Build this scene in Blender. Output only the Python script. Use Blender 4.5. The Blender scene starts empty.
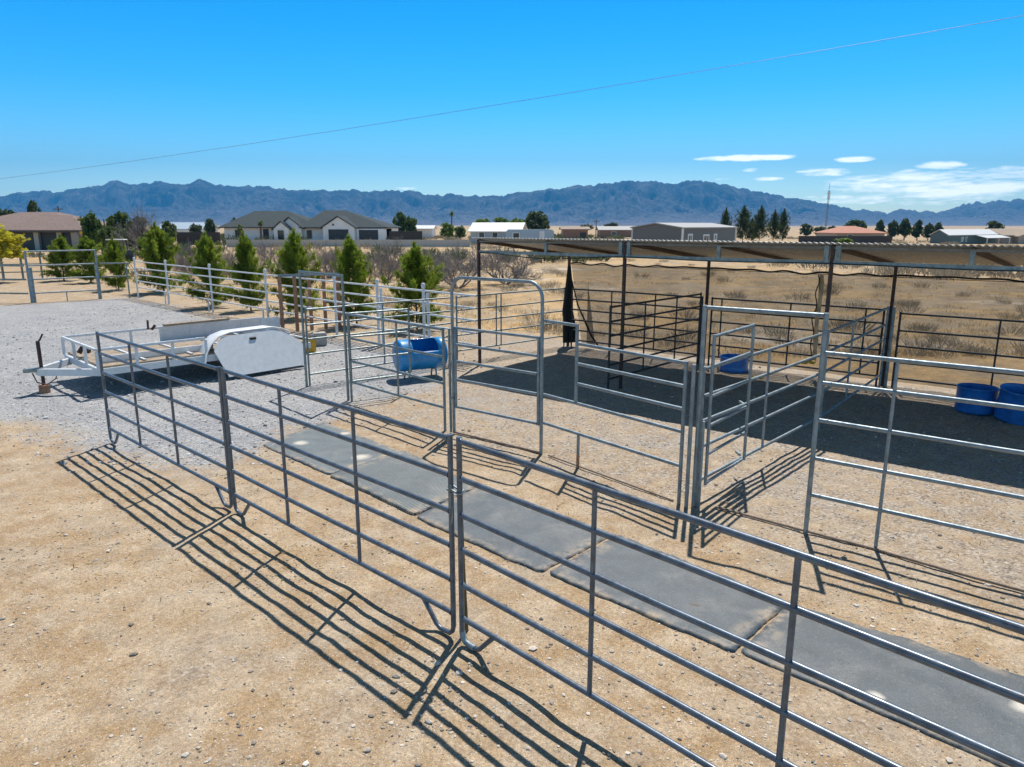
import bpy, bmesh, math, random
import numpy as np
from mathutils import Vector, Matrix, Quaternion
random.seed(7); rng = np.random.default_rng(7)
SC = bpy.context.scene
COL = SC.collection
R = math.radians

# ------------------------------------------------------------------ camera model (used to survey the photograph)
CF, CHY, CH = 711.0, 225.0, 3.1
CTH = math.atan((383.5 - CHY) / CF); _c, _s = math.cos(CTH), math.sin(CTH)
def ray(x, y):
    a = (x - 512) / CF; b = (383.5 - y) / CF
    return (a, _c + b * _s, -_s + b * _c)
def G(x, y, z=0.0):                     # point on the level z seen at a pixel
    d = ray(x, y); t = (z - CH) / d[2]
    return Vector((d[0] * t, d[1] * t, z))
def AT(x, y, Y):                        # point at depth Y seen at a pixel
    d = ray(x, y); t = Y / d[1]
    return Vector((d[0] * t, Y, CH + d[2] * t))

# ------------------------------------------------------------------ numpy value noise
def _h(ix, iy, seed):
    n = (ix.astype(np.int64) * 374761393 + iy.astype(np.int64) * 668265263 + seed * 974634777) & 0x7fffffff
    n = ((n ^ (n >> 13)) * 1274126177) & 0x7fffffff
    return ((n ^ (n >> 16)) & 0xffff) / 65535.0
def vnoise(x, y, seed=0):
    x = np.asarray(x, float); y = np.asarray(y, float)
    ix = np.floor(x); iy = np.floor(y); fx = x - ix; fy = y - iy
    fx = fx * fx * (3 - 2 * fx); fy = fy * fy * (3 - 2 * fy)
    a = _h(ix, iy, seed); b = _h(ix + 1, iy, seed); c = _h(ix, iy + 1, seed); d = _h(ix + 1, iy + 1, seed)
    return (a * (1 - fx) + b * fx) * (1 - fy) + (c * (1 - fx) + d * fx) * fy
def fbm(x, y, oct=4, seed=0, gain=.5):
    s = 0; a = 1; t = 0
    for i in range(oct):
        s = s + a * vnoise(x * 2 ** i + 17.3 * i, y * 2 ** i - 9.1 * i, seed + i); t += a; a *= gain
    return s / t
def sstep(a, b, x): 
    t = np.clip((x - a) / (b - a), 0, 1); return t * t * (3 - 2 * t)

# ------------------------------------------------------------------ mesh builder
class MB:
    def __init__(s): s.v = []; s.f = []; s.sm = []
    def add(s, vs, fs, smooth=False):
        o = len(s.v); s.v += [tuple(v) for v in vs]
        for f in fs: s.f.append(tuple(i + o for i in f)); s.sm.append(smooth)
        return s
    def box(s, c, size, rz=0.0, M=None):
        x, y, z = (k / 2 for k in size); c = Vector(c)
        m = M or Matrix.Rotation(rz, 3, 'Z')
        vs = [c + m @ Vector((sx * x, sy * y, sz * z)) for sz in (-1, 1) for sx, sy in ((-1, -1), (1, -1), (1, 1), (-1, 1))]
        return s.add(vs, [(3, 2, 1, 0), (4, 5, 6, 7), (0, 1, 5, 4), (1, 2, 6, 5), (2, 3, 7, 6), (3, 0, 4, 7)])
    def bar(s, a, b, w, h):             # rectangular bar from a to b
        a = Vector(a); b = Vector(b); d = (b - a)
        x = d.normalized(); up = Vector((0, 0, 1)) if abs(x.z) < .95 else Vector((0, 1, 0))
        y = up.cross(x).normalized(); z = x.cross(y)
        M = Matrix((x, y, z)).transposed()
        return s.box((a + b) / 2, (d.length, w, h), M=M)
    def tube(s, path, r, n=10, cap=True, closed=False):
        P = [Vector(p) for p in path]; N = len(P)
        rr = r if isinstance(r, (list, tuple)) else [r] * N
        t0 = None; rings = []; nrm = None
        for i, p in enumerate(P):
            if closed: t = (P[(i + 1) % N] - P[i - 1]).normalized()
            elif i == 0: t = (P[1] - P[0]).normalized()
            elif i == N - 1: t = (P[-1] - P[-2]).normalized()
            else: t = ((P[i + 1] - p).normalized() + (p - P[i - 1]).normalized()).normalized()
            if nrm is None:
                ref = Vector((0, 0, 1)) if abs(t.z) < .9 else Vector((1, 0, 0))
                nrm = ref.cross(t).normalized()
            else:
                nrm = (nrm - t * nrm.dot(t)).normalized()
            bn = t.cross(nrm)
            rings.append([p + (nrm * math.cos(2 * math.pi * k / n) + bn * math.sin(2 * math.pi * k / n)) * rr[i] for k in range(n)])
        vs = [v for q in rings for v in q]; fs = []
        for i in range(N if closed else N - 1):
            j = (i + 1) % N
            for k in range(n):
                fs.append((i * n + k, i * n + (k + 1) % n, j * n + (k + 1) % n, j * n + k))
        s.add(vs, fs, True)
        if cap and not closed:
            s.add(rings[0], [tuple(range(n))[::-1]]); s.add(rings[-1], [tuple(range(n))])
        return s
    def poly(s, pts, up):               # extruded polygon: pts list of 3D, up = extrusion vector
        n = len(pts); up = Vector(up); a = [Vector(p) for p in pts]
        return s.add(a + [p + up for p in a], [tuple(range(n))[::-1], tuple(range(n, 2 * n))] + [(i, (i + 1) % n, n + (i + 1) % n, n + i) for i in range(n)])
    def face(s, pts, smooth=False): return s.add(pts, [tuple(range(len(pts)))], smooth)
    def mesh(s, name, mat):
        me = bpy.data.meshes.new(name); me.from_pydata(s.v, [], s.f)
        me.polygons.foreach_set('use_smooth', s.sm); me.update()
        for m in (mat if isinstance(mat, (list, tuple)) else [mat]): me.materials.append(m)
        return me
    def build(s, name, mat, parent=None, bevel=0, weld=False):
        me = s.mesh(name, mat)
        if bevel or weld:
            bm = bmesh.new(); bm.from_mesh(me); bmesh.ops.remove_doubles(bm, verts=bm.verts, dist=1e-5)
            bmesh.ops.recalc_face_normals(bm, faces=bm.faces)
            if bevel: bmesh.ops.bevel(bm, geom=[e for e in bm.edges if e.is_manifold and e.calc_face_angle(0) > .5], offset=bevel, segments=2, affect='EDGES')
            bm.to_mesh(me); bm.free()
        o = bpy.data.objects.new(name, me); COL.objects.link(o)
        if parent: o.parent = parent
        return o
def tag(o, label=None, cat=None, group=None, kind=None):
    if label: o['label'] = label
    if cat: o['category'] = cat
    if group: o['group'] = group
    if kind: o['kind'] = kind
    return o
def empty(name, loc=(0, 0, 0), rz=0, label=None, cat=None, group=None):
    o = bpy.data.objects.new(name, None); COL.objects.link(o); o.location = loc; o.rotation_euler = (0, 0, rz); o.empty_display_size = .2
    return tag(o, label, cat, group)
def kids(o): return [c for c in COL.objects if c.parent == o]
def copy_tree(o, parent=None):
    c = o.copy(); COL.objects.link(c); c.parent = parent
    for ch in kids(o): copy_tree(ch, c)
    return c

# ------------------------------------------------------------------ materials
class NT:
    def __init__(s, name):
        s.m = bpy.data.materials.new(name); s.m.use_nodes = True; s.t = s.m.node_tree
        s.b = s.t.nodes['Principled BSDF']; s.out = s.t.nodes['Material Output']
    def n(s, typ, **k):
        q = s.t.nodes.new(typ)
        for a, v in k.items():
            if a.startswith('i_'): q.inputs[a[2:].replace('_', ' ')].default_value = v
            else: setattr(q, a, v)
        return q
    def l(s, a, b): s.t.links.new(a, b)
    def coord(s, kind='Object', scale=(1, 1, 1)):
        if not hasattr(s, 'tc'): s.tc = s.n('ShaderNodeTexCoord')
        if scale == (1, 1, 1): return s.tc.outputs[kind]
        mp = s.n('ShaderNodeMapping'); mp.inputs['Scale'].default_value = scale; s.l(s.tc.outputs[kind], mp.inputs[0]); return mp.outputs[0]
    def noise(s, scale, detail=4, rough=.55, co=None, dist=0.0):
        q = s.n('ShaderNodeTexNoise'); q.inputs['Scale'].default_value = scale; q.inputs['Detail'].default_value = detail
        q.inputs['Roughness'].default_value = rough; q.inputs['Distortion'].default_value = dist
        s.l(co if co is not None else s.coord(), q.inputs['Vector']); return q.outputs['Fac']
    def voro(s, scale, feature='F1', out='Distance', co=None, rnd=1.0):
        q = s.n('ShaderNodeTexVoronoi', feature=feature); q.inputs['Scale'].default_value = scale; q.inputs['Randomness'].default_value = rnd
        s.l(co if co is not None else s.coord(), q.inputs['Vector']); return q.outputs[out]
    def ramp(s, fac, stops, interp='LINEAR'):
        q = s.n('ShaderNodeValToRGB'); e = q.color_ramp.elements; q.color_ramp.interpolation = interp
        while len(e) < len(stops): e.new(.5)
        for i, (p, c) in enumerate(stops):
            e[i].position = p; e[i].color = (*c, 1) if isinstance(c, (tuple, list)) else (c, c, c, 1)
        s.l(fac, q.inputs[0]); return q.outputs[0]
    def mix(s, fac, a, b, mode='MIX'):
        q = s.n('ShaderNodeMix', data_type='RGBA', blend_type=mode)
        for sock, v in ((q.inputs[0], fac), (q.inputs[6], a), (q.inputs[7], b)):
            if isinstance(v, bpy.types.NodeSocket): s.l(v, sock)
            elif isinstance(v, (tuple, list)): sock.default_value = (*v, 1)
            else: sock.default_value = v if sock == q.inputs[0] else (v, v, v, 1)
        return q.outputs[2]
    def math(s, op, a, b=0.0, clamp=False):
        q = s.n('ShaderNodeMath', operation=op, use_clamp=clamp)
        for sock, v in ((q.inputs[0], a), (q.inputs[1], b)):
            if isinstance(v, bpy.types.NodeSocket): s.l(v, sock)
            else: sock.default_value = v
        return q.outputs[0]
    def bump(s, h, strength=.3, dist=.01, prev=None):
        q = s.n('ShaderNodeBump'); q.inputs['Strength'].default_value = strength; q.inputs['Distance'].default_value = dist
        s.l(h, q.inputs['Height'])
        if prev is not None: s.l(prev, q.inputs['Normal'])
        return q.outputs[0]
    def attr(s, name, out='Fac'):
        q = s.n('ShaderNodeAttribute', attribute_name=name); return q.outputs[out]
    def set(s, col=None, rough=None, metal=None, normal=None, **k):
        for nm, v in (('Base Color', col), ('Roughness', rough), ('Metallic', metal), ('Normal', normal)):
            if v is None: continue
            if isinstance(v, bpy.types.NodeSocket): s.l(v, s.b.inputs[nm])
            elif isinstance(v, (tuple, list)): s.b.inputs[nm].default_value = (*v, 1)
            else: s.b.inputs[nm].default_value = v
        return s.m
def world_pos(t):
    g = t.n('ShaderNodeNewGeometry'); return g.outputs['Position']

def metal_pipe(name, base, dark, rust, rough, metal, rust_amt=.62, lo=.35, hi=.6):
    t = NT(name); p = world_pos(t)
    c = t.ramp(t.noise(9, 5, .6, p), [(lo, dark), (hi, base)])
    c = t.mix(t.ramp(t.noise(26, 5, .65, p), [(rust_amt, 0.0), (rust_amt + .08, .75)]), c, rust)
    r = t.ramp(t.noise(30, 3, .5, p), [(.3, rough - .1), (.7, rough + .12)])
    return t.set(c, r, metal, t.bump(t.noise(160, 2, .5, p), .12, .002))
def plain(name, col, rough=.7, metal=0.0, var=.25, scale=6, bump=.15, bscale=60, bdist=.003):
    t = NT(name); p = world_pos(t)
    d = tuple(k * (1 - var) for k in col); l = tuple(min(1, k * (1 + var * .6)) for k in col)
    c = t.ramp(t.noise(scale, 5, .6, p), [(.3, d), (.7, l)])
    return t.set(c, rough, metal, t.bump(t.noise(bscale, 3, .6, p), bump, bdist) if bump else None)
M = {}
M['panel'] = metal_pipe('dark_painted_pipe', (.135, .17, .215), (.08, .10, .13), (.15, .10, .07), .36, .35, .63)
M['galv'] = metal_pipe('galvanised_pipe', (.29, .345, .38), (.19, .235, .265), (.25, .15, .09), .5, .6, .63)
M['galv_dull'] = metal_pipe('dull_galvanised_pipe', (.26, .31, .32), (.16, .20, .21), (.2, .12, .07), .45, .6, .62)
M['black'] = metal_pipe('black_pipe', (.04, .045, .05), (.025, .028, .032), (.09, .05, .03), .5, .3, .7)
M['rustpost'] = metal_pipe('rusty_post', (.075, .045, .04), (.045, .032, .032), (.14, .07, .04), .7, .2, .55)
M['white_pipe'] = metal_pipe('white_painted_pipe', (.74, .75, .76), (.6, .61, .63), (.35, .22, .14), .5, 0, .70)
M['trailer'] = metal_pipe('white_trailer_paint', (.74, .76, .78), (.66, .68, .7), (.3, .17, .09), .42, 0, .68)
M['rust'] = plain('rust_brown_steel', (.42, .215, .13), .8, .1, .35, 14)
M['roofsheet'] = metal_pipe('galvanised_sheet', (.5, .5, .48), (.36, .35, .33), (.28, .2, .13), .5, .5, .62)
M['rafter'] = plain('old_rafter_steel', (.12, .085, .06), .8, .1, .4, 8)
M['edge'] = plain('edge_steel', (.21, .195, .17), .7, .2, .3, 8)
M['wood'] = plain('weathered_plank', (.34, .27, .20), .85, 0, .4, 10)
M['rubber'] = None
M['tyre'] = plain('black_rubber', (.03, .03, .032), .85, 0, .3)
M['cable'] = plain('black_cable', (.015, .015, .016), .7)
M['wire'] = plain('power_line_wire', (.2, .22, .24), .5, .5)
M['concrete'] = plain('concrete', (.42, .41, .39), .9, 0, .2, 12)
M['yellow'] = plain('yellow_plastic', (.72, .42, .03), .5, 0, .15)
M['cream'] = plain('cream_fabric', (.62, .53, .38), .9, 0, .25, 14)
M['hosebrown'] = plain('brown_ground_pipe', (.30, .22, .16), .75, .1, .35, 10)
M['stake'] = plain('olive_wood_stake', (.15, .11, .04), .85, 0, .3, 16)
def cream_():
    t = NT('cream_fabric'); t.set(t.ramp(t.noise(14, 5, .6, world_pos(t)), [(.3, (.5, .42, .29)), (.7, (.7, .6, .44))]), .9)
    tr = t.n('ShaderNodeBsdfTranslucent'); tr.inputs[0].default_value = (.7, .6, .44, 1); mx = t.n('ShaderNodeMixShader'); mx.inputs[0].default_value = .5
    t.l(t.b.outputs[0], mx.inputs[1]); t.l(tr.outputs[0], mx.inputs[2]); t.l(mx.outputs[0], t.out.inputs[0]); return t.m
M['cream'] = cream_()
def blue_plastic(name, col):
    t = NT(name); p = world_pos(t)
    d = tuple(k * .7 for k in col)
    c = t.ramp(t.noise(7, 4, .6, p), [(.35, d), (.65, col)])
    c = t.mix(t.ramp(t.noise(22, 4, .7, p), [(.6, 0.0), (.85, .45)]), c, (.3, .36, .42))
    t.b.inputs['Coat Weight'].default_value = .15
    return t.set(c, .38, 0, t.bump(t.noise(30, 2, .5, p), .1, .004))
M['blue'] = blue_plastic('blue_barrel_plastic', (.02, .30, .70))
M['blue_deep'] = blue_plastic('deep_blue_plastic', (.025, .20, .60))

def foliage(name, a, b, trans=.35):
    t = NT(name)
    c = t.mix(t.attr('tint'), a, b)
    t.set(c, .6); t.b.inputs['Specular IOR Level'].default_value = .25
    tr = t.n('ShaderNodeBsdfTranslucent'); t.l(c, tr.inputs[0])
    mx = t.n('ShaderNodeMixShader'); mx.inputs[0].default_value = trans
    t.l(t.b.outputs[0], mx.inputs[1]); t.l(tr.outputs[0], mx.inputs[2]); t.l(mx.outputs[0], t.out.inputs[0])
    return t.m
M['pine'] = foliage('young_pine_needles', (.085, .145, .014), (.32, .40, .04), .5)
M['dpine'] = foliage('dark_pine_needles', (.035, .06, .022), (.11, .15, .045), .3)
M['leaf'] = foliage('broad_leaves', (.05, .09, .022), (.14, .2, .045), .4)
M['bright'] = foliage('bright_leaves', (.09, .16, .02), (.2, .3, .04), .4)
M['yleaf'] = foliage('yellow_leaves', (.30, .27, .02), (.66, .60, .05), .45)
M['sage'] = foliage('sage_leaves', (.21, .18, .13), (.34, .29, .215), .25)
M['greyleaf'] = foliage('grey_green_leaves', (.07, .09, .045), (.16, .18, .09), .3)
M['drygrass'] = foliage('dry_grass', (.38, .265, .115), (.62, .45, .21), .42)
M['bark'] = plain('bark', (.14, .10, .075), .9, 0, .35, 20)
M['twig'] = plain('grey_twigs', (.25, .225, .215), .9, 0, .35, 14, 0)

# ------------------------------------------------------------------ ground
GRAVEL = [G(*p) for p in ((-260, 400), (0, 424), (60, 441), (120, 462), (200, 474), (262, 452), (330, 421), (372, 404), (440, 385), (455, 362), (424, 352), (380, 346), (334, 338), (265, 326), (211, 315), (167, 305), (134, 297), (102, 299), (32, 303), (-60, 308), (-420, 325))]
def poly_sd(x, y, P):                   # signed distance to polygon, inside positive
    d = np.full(x.shape, 1e9); ins = np.zeros(x.shape, bool)
    for i in range(len(P)):
        ax, ay = P[i][0], P[i][1]; bx, by = P[(i + 1) % len(P)][0], P[(i + 1) % len(P)][1]
        ex, ey = bx - ax, by - ay; t = np.clip(((x - ax) * ex + (y - ay) * ey) / (ex * ex + ey * ey), 0, 1)
        d = np.minimum(d, np.hypot(x - ax - t * ex, y - ay - t * ey))
        c = (ay > y) != (by > y)
        with np.errstate(divide='ignore', invalid='ignore'):
            ins ^= c & (x < (bx - ax) * (y - ay) / (by - ay if by != ay else 1e-9) + ax)
    return np.where(ins, d, -d)
def hgt(x, y):
    x = np.asarray(x, float); y = np.asarray(y, float)
    near = 1 - sstep(14, 40, np.hypot(x, y))
    r = (fbm(x * 1.1, y * 1.1, 4, 3) - .5) * .03 + (vnoise(x * 4.3, y * 4.3, 9) - .5) * .013 + (vnoise(x * 9, y * 9, 10) - .5) * .009
    far = (fbm(x / 14, y / 14, 4, 21) - .5) * .35 * sstep(22, 45, np.hypot(x, y)) * (1 - sstep(300, 700, np.hypot(x, y)))
    slope = -.0115 * np.clip(x - 8, 0, 160) * sstep(30, 75, np.hypot(x, y)) * (1 - sstep(900, 2500, np.hypot(x, y)) * .2)
    return r * near + far - .012 + slope
def field_mask(x, y):                   # beyond the corral back row and side fence
    a = (y - 18.9) * .77 + (x - 1.5) * .62          # behind back row
    b = (y - 16.2) * .70 - (x + .8) * .0
    m1 = sstep(0, 1.2, a + (fbm(x * .7, y * .7, 3, 40) - .5) * 1.5)
    b = (y - (15.6 - (x + .74) * 1.02)) * .7        # behind the white fence line
    m2 = sstep(4.5, 8.5, b + (fbm(x * .25, y * .25, 3, 41) - .5) * 4)
    return np.maximum(m1, np.where(x < 1.5, m2, 0)) * (1 - sstep(-14, -19, -x * -1 - 0) * 0)
def axis(lo, hi, step, out_lo, out_hi, g=1.13):
    a = list(np.arange(lo, hi, step)); s = step; v = a[-1]
    while v < out_hi: s *= g; v += s; a.append(v)
    s = step; v = lo; b = []
    while v > out_lo: s *= g; v -= s; b.append(v)
    return np.array(b[::-1] + a)
gx = axis(-9, 7.5, .07, -9000, 9000); gy = axis(2.6, 16.5, .07, -300, 9000)
X, Y = np.meshgrid(gx, gy); nx, ny = len(gx), len(gy)
Z = hgt(X, Y)
co = np.stack([X, Y, Z], -1).reshape(-1, 3)
idx = np.arange(nx * ny).reshape(ny, nx)
q = np.stack([idx[:-1, :-1], idx[:-1, 1:], idx[1:, 1:], idx[1:, :-1]], -1).reshape(-1, 4)
me = bpy.data.meshes.new('ground')
me.vertices.add(len(co)); me.vertices.foreach_set('co', co.ravel())
me.loops.add(q.size); me.loops.foreach_set('vertex_index', q.ravel().astype(np.int32))
me.polygons.add(len(q)); me.polygons.foreach_set('loop_start', np.arange(0, q.size, 4, dtype=np.int32))
me.polygons.foreach_set('loop_total', np.full(len(q), 4, np.int32)); me.polygons.foreach_set('use_smooth', np.ones(len(q), bool))
me.update(); me.validate()
sd = poly_sd(X, Y, GRAVEL)
gm = sstep(-1.1, 1.5, sd + (fbm(X * 1.3, Y * 1.3, 4, 30) - .5) * 1.3)
# sandy-gravel mix inside the corral
inner = sstep(0, 1.5, (Y - 9.3) * .7 + X * .7 + 0) * (1 - field_mask(X, Y))
mixm = np.clip(np.maximum(gm, .3 * inner * fbm(X * .8, Y * .8, 3, 33) * 1.7), 0, 1)
fm = field_mask(X, Y) * (1 - gm)
penm = np.clip(sstep(-.6, .6, (Y - 8.0) * .74 + (X - 1.3) * .68) * (1 - fm) * (1 - gm) * sstep(-6, -3, X), 0, 1) * (1 - sstep(30, 40, Y))
for nm, arr in (('gravel', mixm), ('field', fm), ('pen', penm)):
    at = me.attributes.new(nm, 'FLOAT', 'POINT'); at.data.foreach_set('value', arr.ravel().astype(np.float32))
def ground_mat():
    t = NT('desert_ground'); p = world_pos(t)
    # packed tan dirt
    big = t.noise(.45, 5, .6, p); mid = t.noise(2.6, 6, .65, p); fine = t.noise(38, 4, .7, p); grain = t.noise(130, 2, .6, p)
    dirt = t.ramp(big, [(.3, (.40, .255, .13)), (.5, (.46, .315, .175)), (.7, (.50, .37, .235))])
    dirt = t.mix(t.ramp(mid, [(.42, .0), (.62, .9)]), dirt, (.62, .49, .345))
    dirt = t.mix(t.ramp(t.noise(1.3, 5, .6, p, .6), [(.52, 0.0), (.72, .55)]), dirt, (.36, .30, .235))
    dirt = t.mix(.8, dirt, t.ramp(fine, [(.28, .5), (.5, 1.0), (.72, 1.4)]), 'MULTIPLY')
    dirt = t.mix(.75, dirt, t.ramp(grain, [(.3, .5), (.7, 1.5)]), 'MULTIPLY')
    dirt = t.mix(1.0, dirt, (.75, .745, .725), 'MULTIPLY')
    # scattered grit
    vc = t.voro(70, 'F1', 'Color', p); vd = t.voro(70, 'F1', 'Distance', p)
    sep = t.n('ShaderNodeSeparateColor'); t.l(vc, sep.inputs[0])
    on = t.math('MULTIPLY', t.ramp(sep.outputs[0], [(.80, 0.0), (.81, 1.0)]), t.ramp(vd, [(.30, 1.0), (.42, 0.0)]))
    vcb = t.voro(150, 'F1', 'Color', p); vdb = t.voro(150, 'F1', 'Distance', p); sepb = t.n('ShaderNodeSeparateColor'); t.l(vcb, sepb.inputs[0])
    onb = t.math('MULTIPLY', t.math('GREATER_THAN', sepb.outputs[0], t.ramp(t.noise(2.2, 4, .6, p), [(.35, .92), (.7, .55)])), t.ramp(vdb, [(.32, 1.0), (.46, 0.0)]))
    dirt = t.mix(onb, dirt, t.ramp(sepb.outputs[2], [(0, (.16, .12, .09)), (.4, (.36, .29, .22)), (1, (.72, .64, .54))]))
    gritc = t.ramp(sep.outputs[1], [(0, (.12, .10, .09)), (.45, (.34, .29, .24)), (1, (.66, .6, .52))])
    dirt = t.mix(on, dirt, gritc)
    # crushed gravel
    v2 = t.voro(34, 'F1', 'Color', p); d2 = t.voro(34, 'F1', 'Distance', p); s2 = t.n('ShaderNodeSeparateColor'); t.l(v2, s2.inputs[0])
    v3 = t.voro(75, 'F1', 'Color', p); s3 = t.n('ShaderNodeSeparateColor'); t.l(v3, s3.inputs[0])
    grav = t.ramp(s2.outputs[0], [(0, (.17, .17, .175)), (.35, (.36, .365, .375)), (.75, (.52, .52, .52)), (1, (.70, .70, .69))])
    grav = t.mix(.45, grav, t.ramp(s3.outputs[1], [(0, (.16, .16, .17)), (1, (.66, .66, .66))]))
    grav = t.mix(.5, grav, t.ramp(d2, [(.0, 1.15), (.55, .65)]), 'MULTIPLY')
    grav = t.mix(.9, grav, t.ramp(t.noise(.9, 5, .6, p), [(.3, (.70, .71, .74)), (.7, (.98, .96, .93))]), 'MULTIPLY')
    v4 = t.voro(42, 'F1', 'Color', p); s4 = t.n('ShaderNodeSeparateColor'); t.l(v4, s4.inputs[0]); d4 = t.voro(42, 'F1', 'Distance', p)
    pen = t.ramp(s4.outputs[0], [(0, (.13, .11, .10)), (.3, (.30, .25, .20)), (.6, (.40, .33, .255)), (.85, (.47, .41, .34)), (1, (.60, .55, .48))])
    pen = t.mix(.5, pen, t.ramp(d4, [(0, 1.15), (.6, .6)]), 'MULTIPLY')
    pf = t.math('MULTIPLY', t.math('MAXIMUM', t.attr('pen'), t.ramp(t.noise(.75, 5, .65, p, .5), [(.48, .0), (.68, .75)])), t.ramp(t.noise(3.2, 5, .7, p), [(.36, .12), (.6, .92)]))
    dirt = t.mix(pf, dirt, pen)
    gfac = t.math('ADD', t.attr('gravel'), t.math('MULTIPLY', t.math('SUBTRACT', t.noise(9, 5, .7, p), .5), .9))
    gf = t.ramp(gfac, [(.32, 0.0), (.68, 1.0)])
    # dry field
    fb = t.noise(.11, 6, .66, t.coord('Object', (1, 1.7, 1)), .5); fd = t.noise(.9, 6, .7, p); ff = t.noise(7, 5, .7, p)
    fld = t.ramp(fb, [(.30, (.24, .19, .13)), (.42, (.47, .30, .12)), (.51, (.33, .255, .165)), (.60, (.50, .32, .13)), (.70, (.48, .41, .32))])
    fld = t.mix(t.ramp(fd, [(.42, 0.0), (.70, .8)]), fld, (.20, .15, .10))
    fld = t.mix(t.ramp(t.noise(.16, 5, .6, p, .8), [(.58, 0.0), (.68, .8)]), fld, (.50, .43, .35))
    fld = t.mix(.8, fld, t.ramp(ff, [(.3, .7), (.7, 1.5)]), 'MULTIPLY')
    c = t.mix(gf, dirt, grav); c = t.mix(t.attr('field'), c, fld)
    h = t.math('ADD', t.math('MULTIPLY', t.noise(60, 4, .75, p), .7), t.math('MULTIPLY', t.math('SUBTRACT', 1.0, d2), t.math('MULTIPLY', gf, 1.3)))
    h2 = t.math('ADD', h, t.math('MULTIPLY', mid, 1.5))
    return t.set(c, .95, 0, t.bump(h2, .55, .02))
me.materials.append(ground_mat())
ground = bpy.data.objects.new('ground', me); COL.objects.link(ground)
tag(ground, 'tan packed dirt and pale grey gravel running out to dry golden field', kind='structure')

# loose stones, one uncountable mass
def stones(name, n, sample, size, mats, seed):
    r = np.random.default_rng(seed); ico = bmesh.new(); bmesh.ops.create_icosphere(ico, subdivisions=1, radius=1)
    bv = np.array([v.co[:] for v in ico.verts]); bf = np.array([[v.index for v in f.verts] for f in ico.faces]); ico.free()
    pts = sample(r, n); n = len(pts); V = []; F = []
    s = size * np.exp(r.normal(0, .45, n)); 
    for i in range(n):
        q = bv * (1 + r.normal(0, .16, (len(bv), 1))) * np.array([1, r.uniform(.6, 1), r.uniform(.4, .75)]) * s[i]
        a = r.uniform(0, 6.28); c_, s_ = math.cos(a), math.sin(a)
        q = q @ np.array([[c_, s_, 0], [-s_, c_, 0], [0, 0, 1]])
        q += np.array([pts[i][0], pts[i][1], 0]); q[:, 2] += hgt(pts[i][0], pts[i][1]) + s[i] * .15
        V.append(q); F.append(bf + i * len(bv))
    V = np.concatenate(V); F = np.concatenate(F)
    me = bpy.data.meshes.new(name); me.from_pydata(V.tolist(), [], F.tolist())
    at = me.attributes.new('tint', 'FLOAT', 'POINT'); at.data.foreach_set('value', np.repeat(r.random(n), len(bv)).astype(np.float32))
    me.materials.append(mats); o = bpy.data.objects.new(name, me); COL.objects.link(o); return o
def stone_mat(name, stops):
    t = NT(name); return t.set(t.mix(.6, t.ramp(t.attr('tint'), stops), t.ramp(t.noise(60, 4, .6, world_pos(t)), [(.3, .65), (.7, 1.25)]), 'MULTIPLY'), .9)
def samp_dirt(r, n):
    out = []
    cl = [(r.uniform(-5, 4), r.uniform(3, 12)) for _ in range(60)]
    while len(out) < n:
        if r.random() < .35:
            c = cl[r.integers(60)]; x, y = c[0] + r.normal(0, .25), c[1] + r.normal(0, .25)
        else: y = 3 + 14 * r.random() ** 1.5; x = r.uniform(-.8, .8) * (y + 1)
        out.append((x, y))
    return out
def samp_grav(r, n):
    x = r.uniform(-16, 0, n * 3); y = 9 + 20 * r.random(n * 3) ** 1.4
    k = poly_sd(x, y, GRAVEL) > -.5 + r.normal(0, .25, n * 3)
    return list(zip(x[k][:n], y[k][:n]))
tag(stones('pebbles', 12000, samp_dirt, .0082, stone_mat('pebble_stone', [(0, (.17, .145, .125)), (.4, (.38, .32, .255)), (1, (.72, .66, .58))]), 3), 'small loose stones scattered over the tan dirt', kind='stuff')
tag(stones('gravel_stones', 9000, samp_grav, .013, stone_mat('gravel_stone', [(0, (.15, .15, .16)), (.5, (.42, .42, .43)), (1, (.68, .68, .67))]), 4), 'loose pale grey crushed stone on the gravel yard', kind='stuff')

def straw(name, label, n, seed):
    r = random.Random(seed); V = []; F = []; T = []
    cl = [(r.uniform(-4, 7), r.uniform(4.5, 17)) for _ in range(26)]
    while len(F) < n:
        c = r.choice(cl); x, y = c[0] + r.gauss(0, .5), c[1] + r.gauss(0, .5)
        if y < 3.2: continue
        z = float(hgt(x, y)) + r.uniform(.004, .014); a = r.uniform(0, 6.28); L = r.uniform(.03, .09); w = r.uniform(.0018, .004)
        dx, dy = math.cos(a) * L, math.sin(a) * L; px, py = -math.sin(a) * w, math.cos(a) * w; i = len(V); t_ = r.uniform(-.008, .012)
        V += [(x - px, y - py, z), (x + px, y + py, z), (x + dx + px, y + dy + py, z + t_), (x + dx - px, y + dy - py, z + t_)]; F.append((i, i + 1, i + 2, i + 3)); T += [r.random()] * 4
    me = bpy.data.meshes.new(name); me.from_pydata(V, [], F); at = me.attributes.new('tint', 'FLOAT', 'POINT'); at.data.foreach_set('value', T)
    me.materials.append(M['drygrass']); o = bpy.data.objects.new(name, me); COL.objects.link(o); tag(o, label, kind='stuff')
straw('straw_bits', 'loose bits of straw scattered over the pens and the dirt', 2600, 41)
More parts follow.
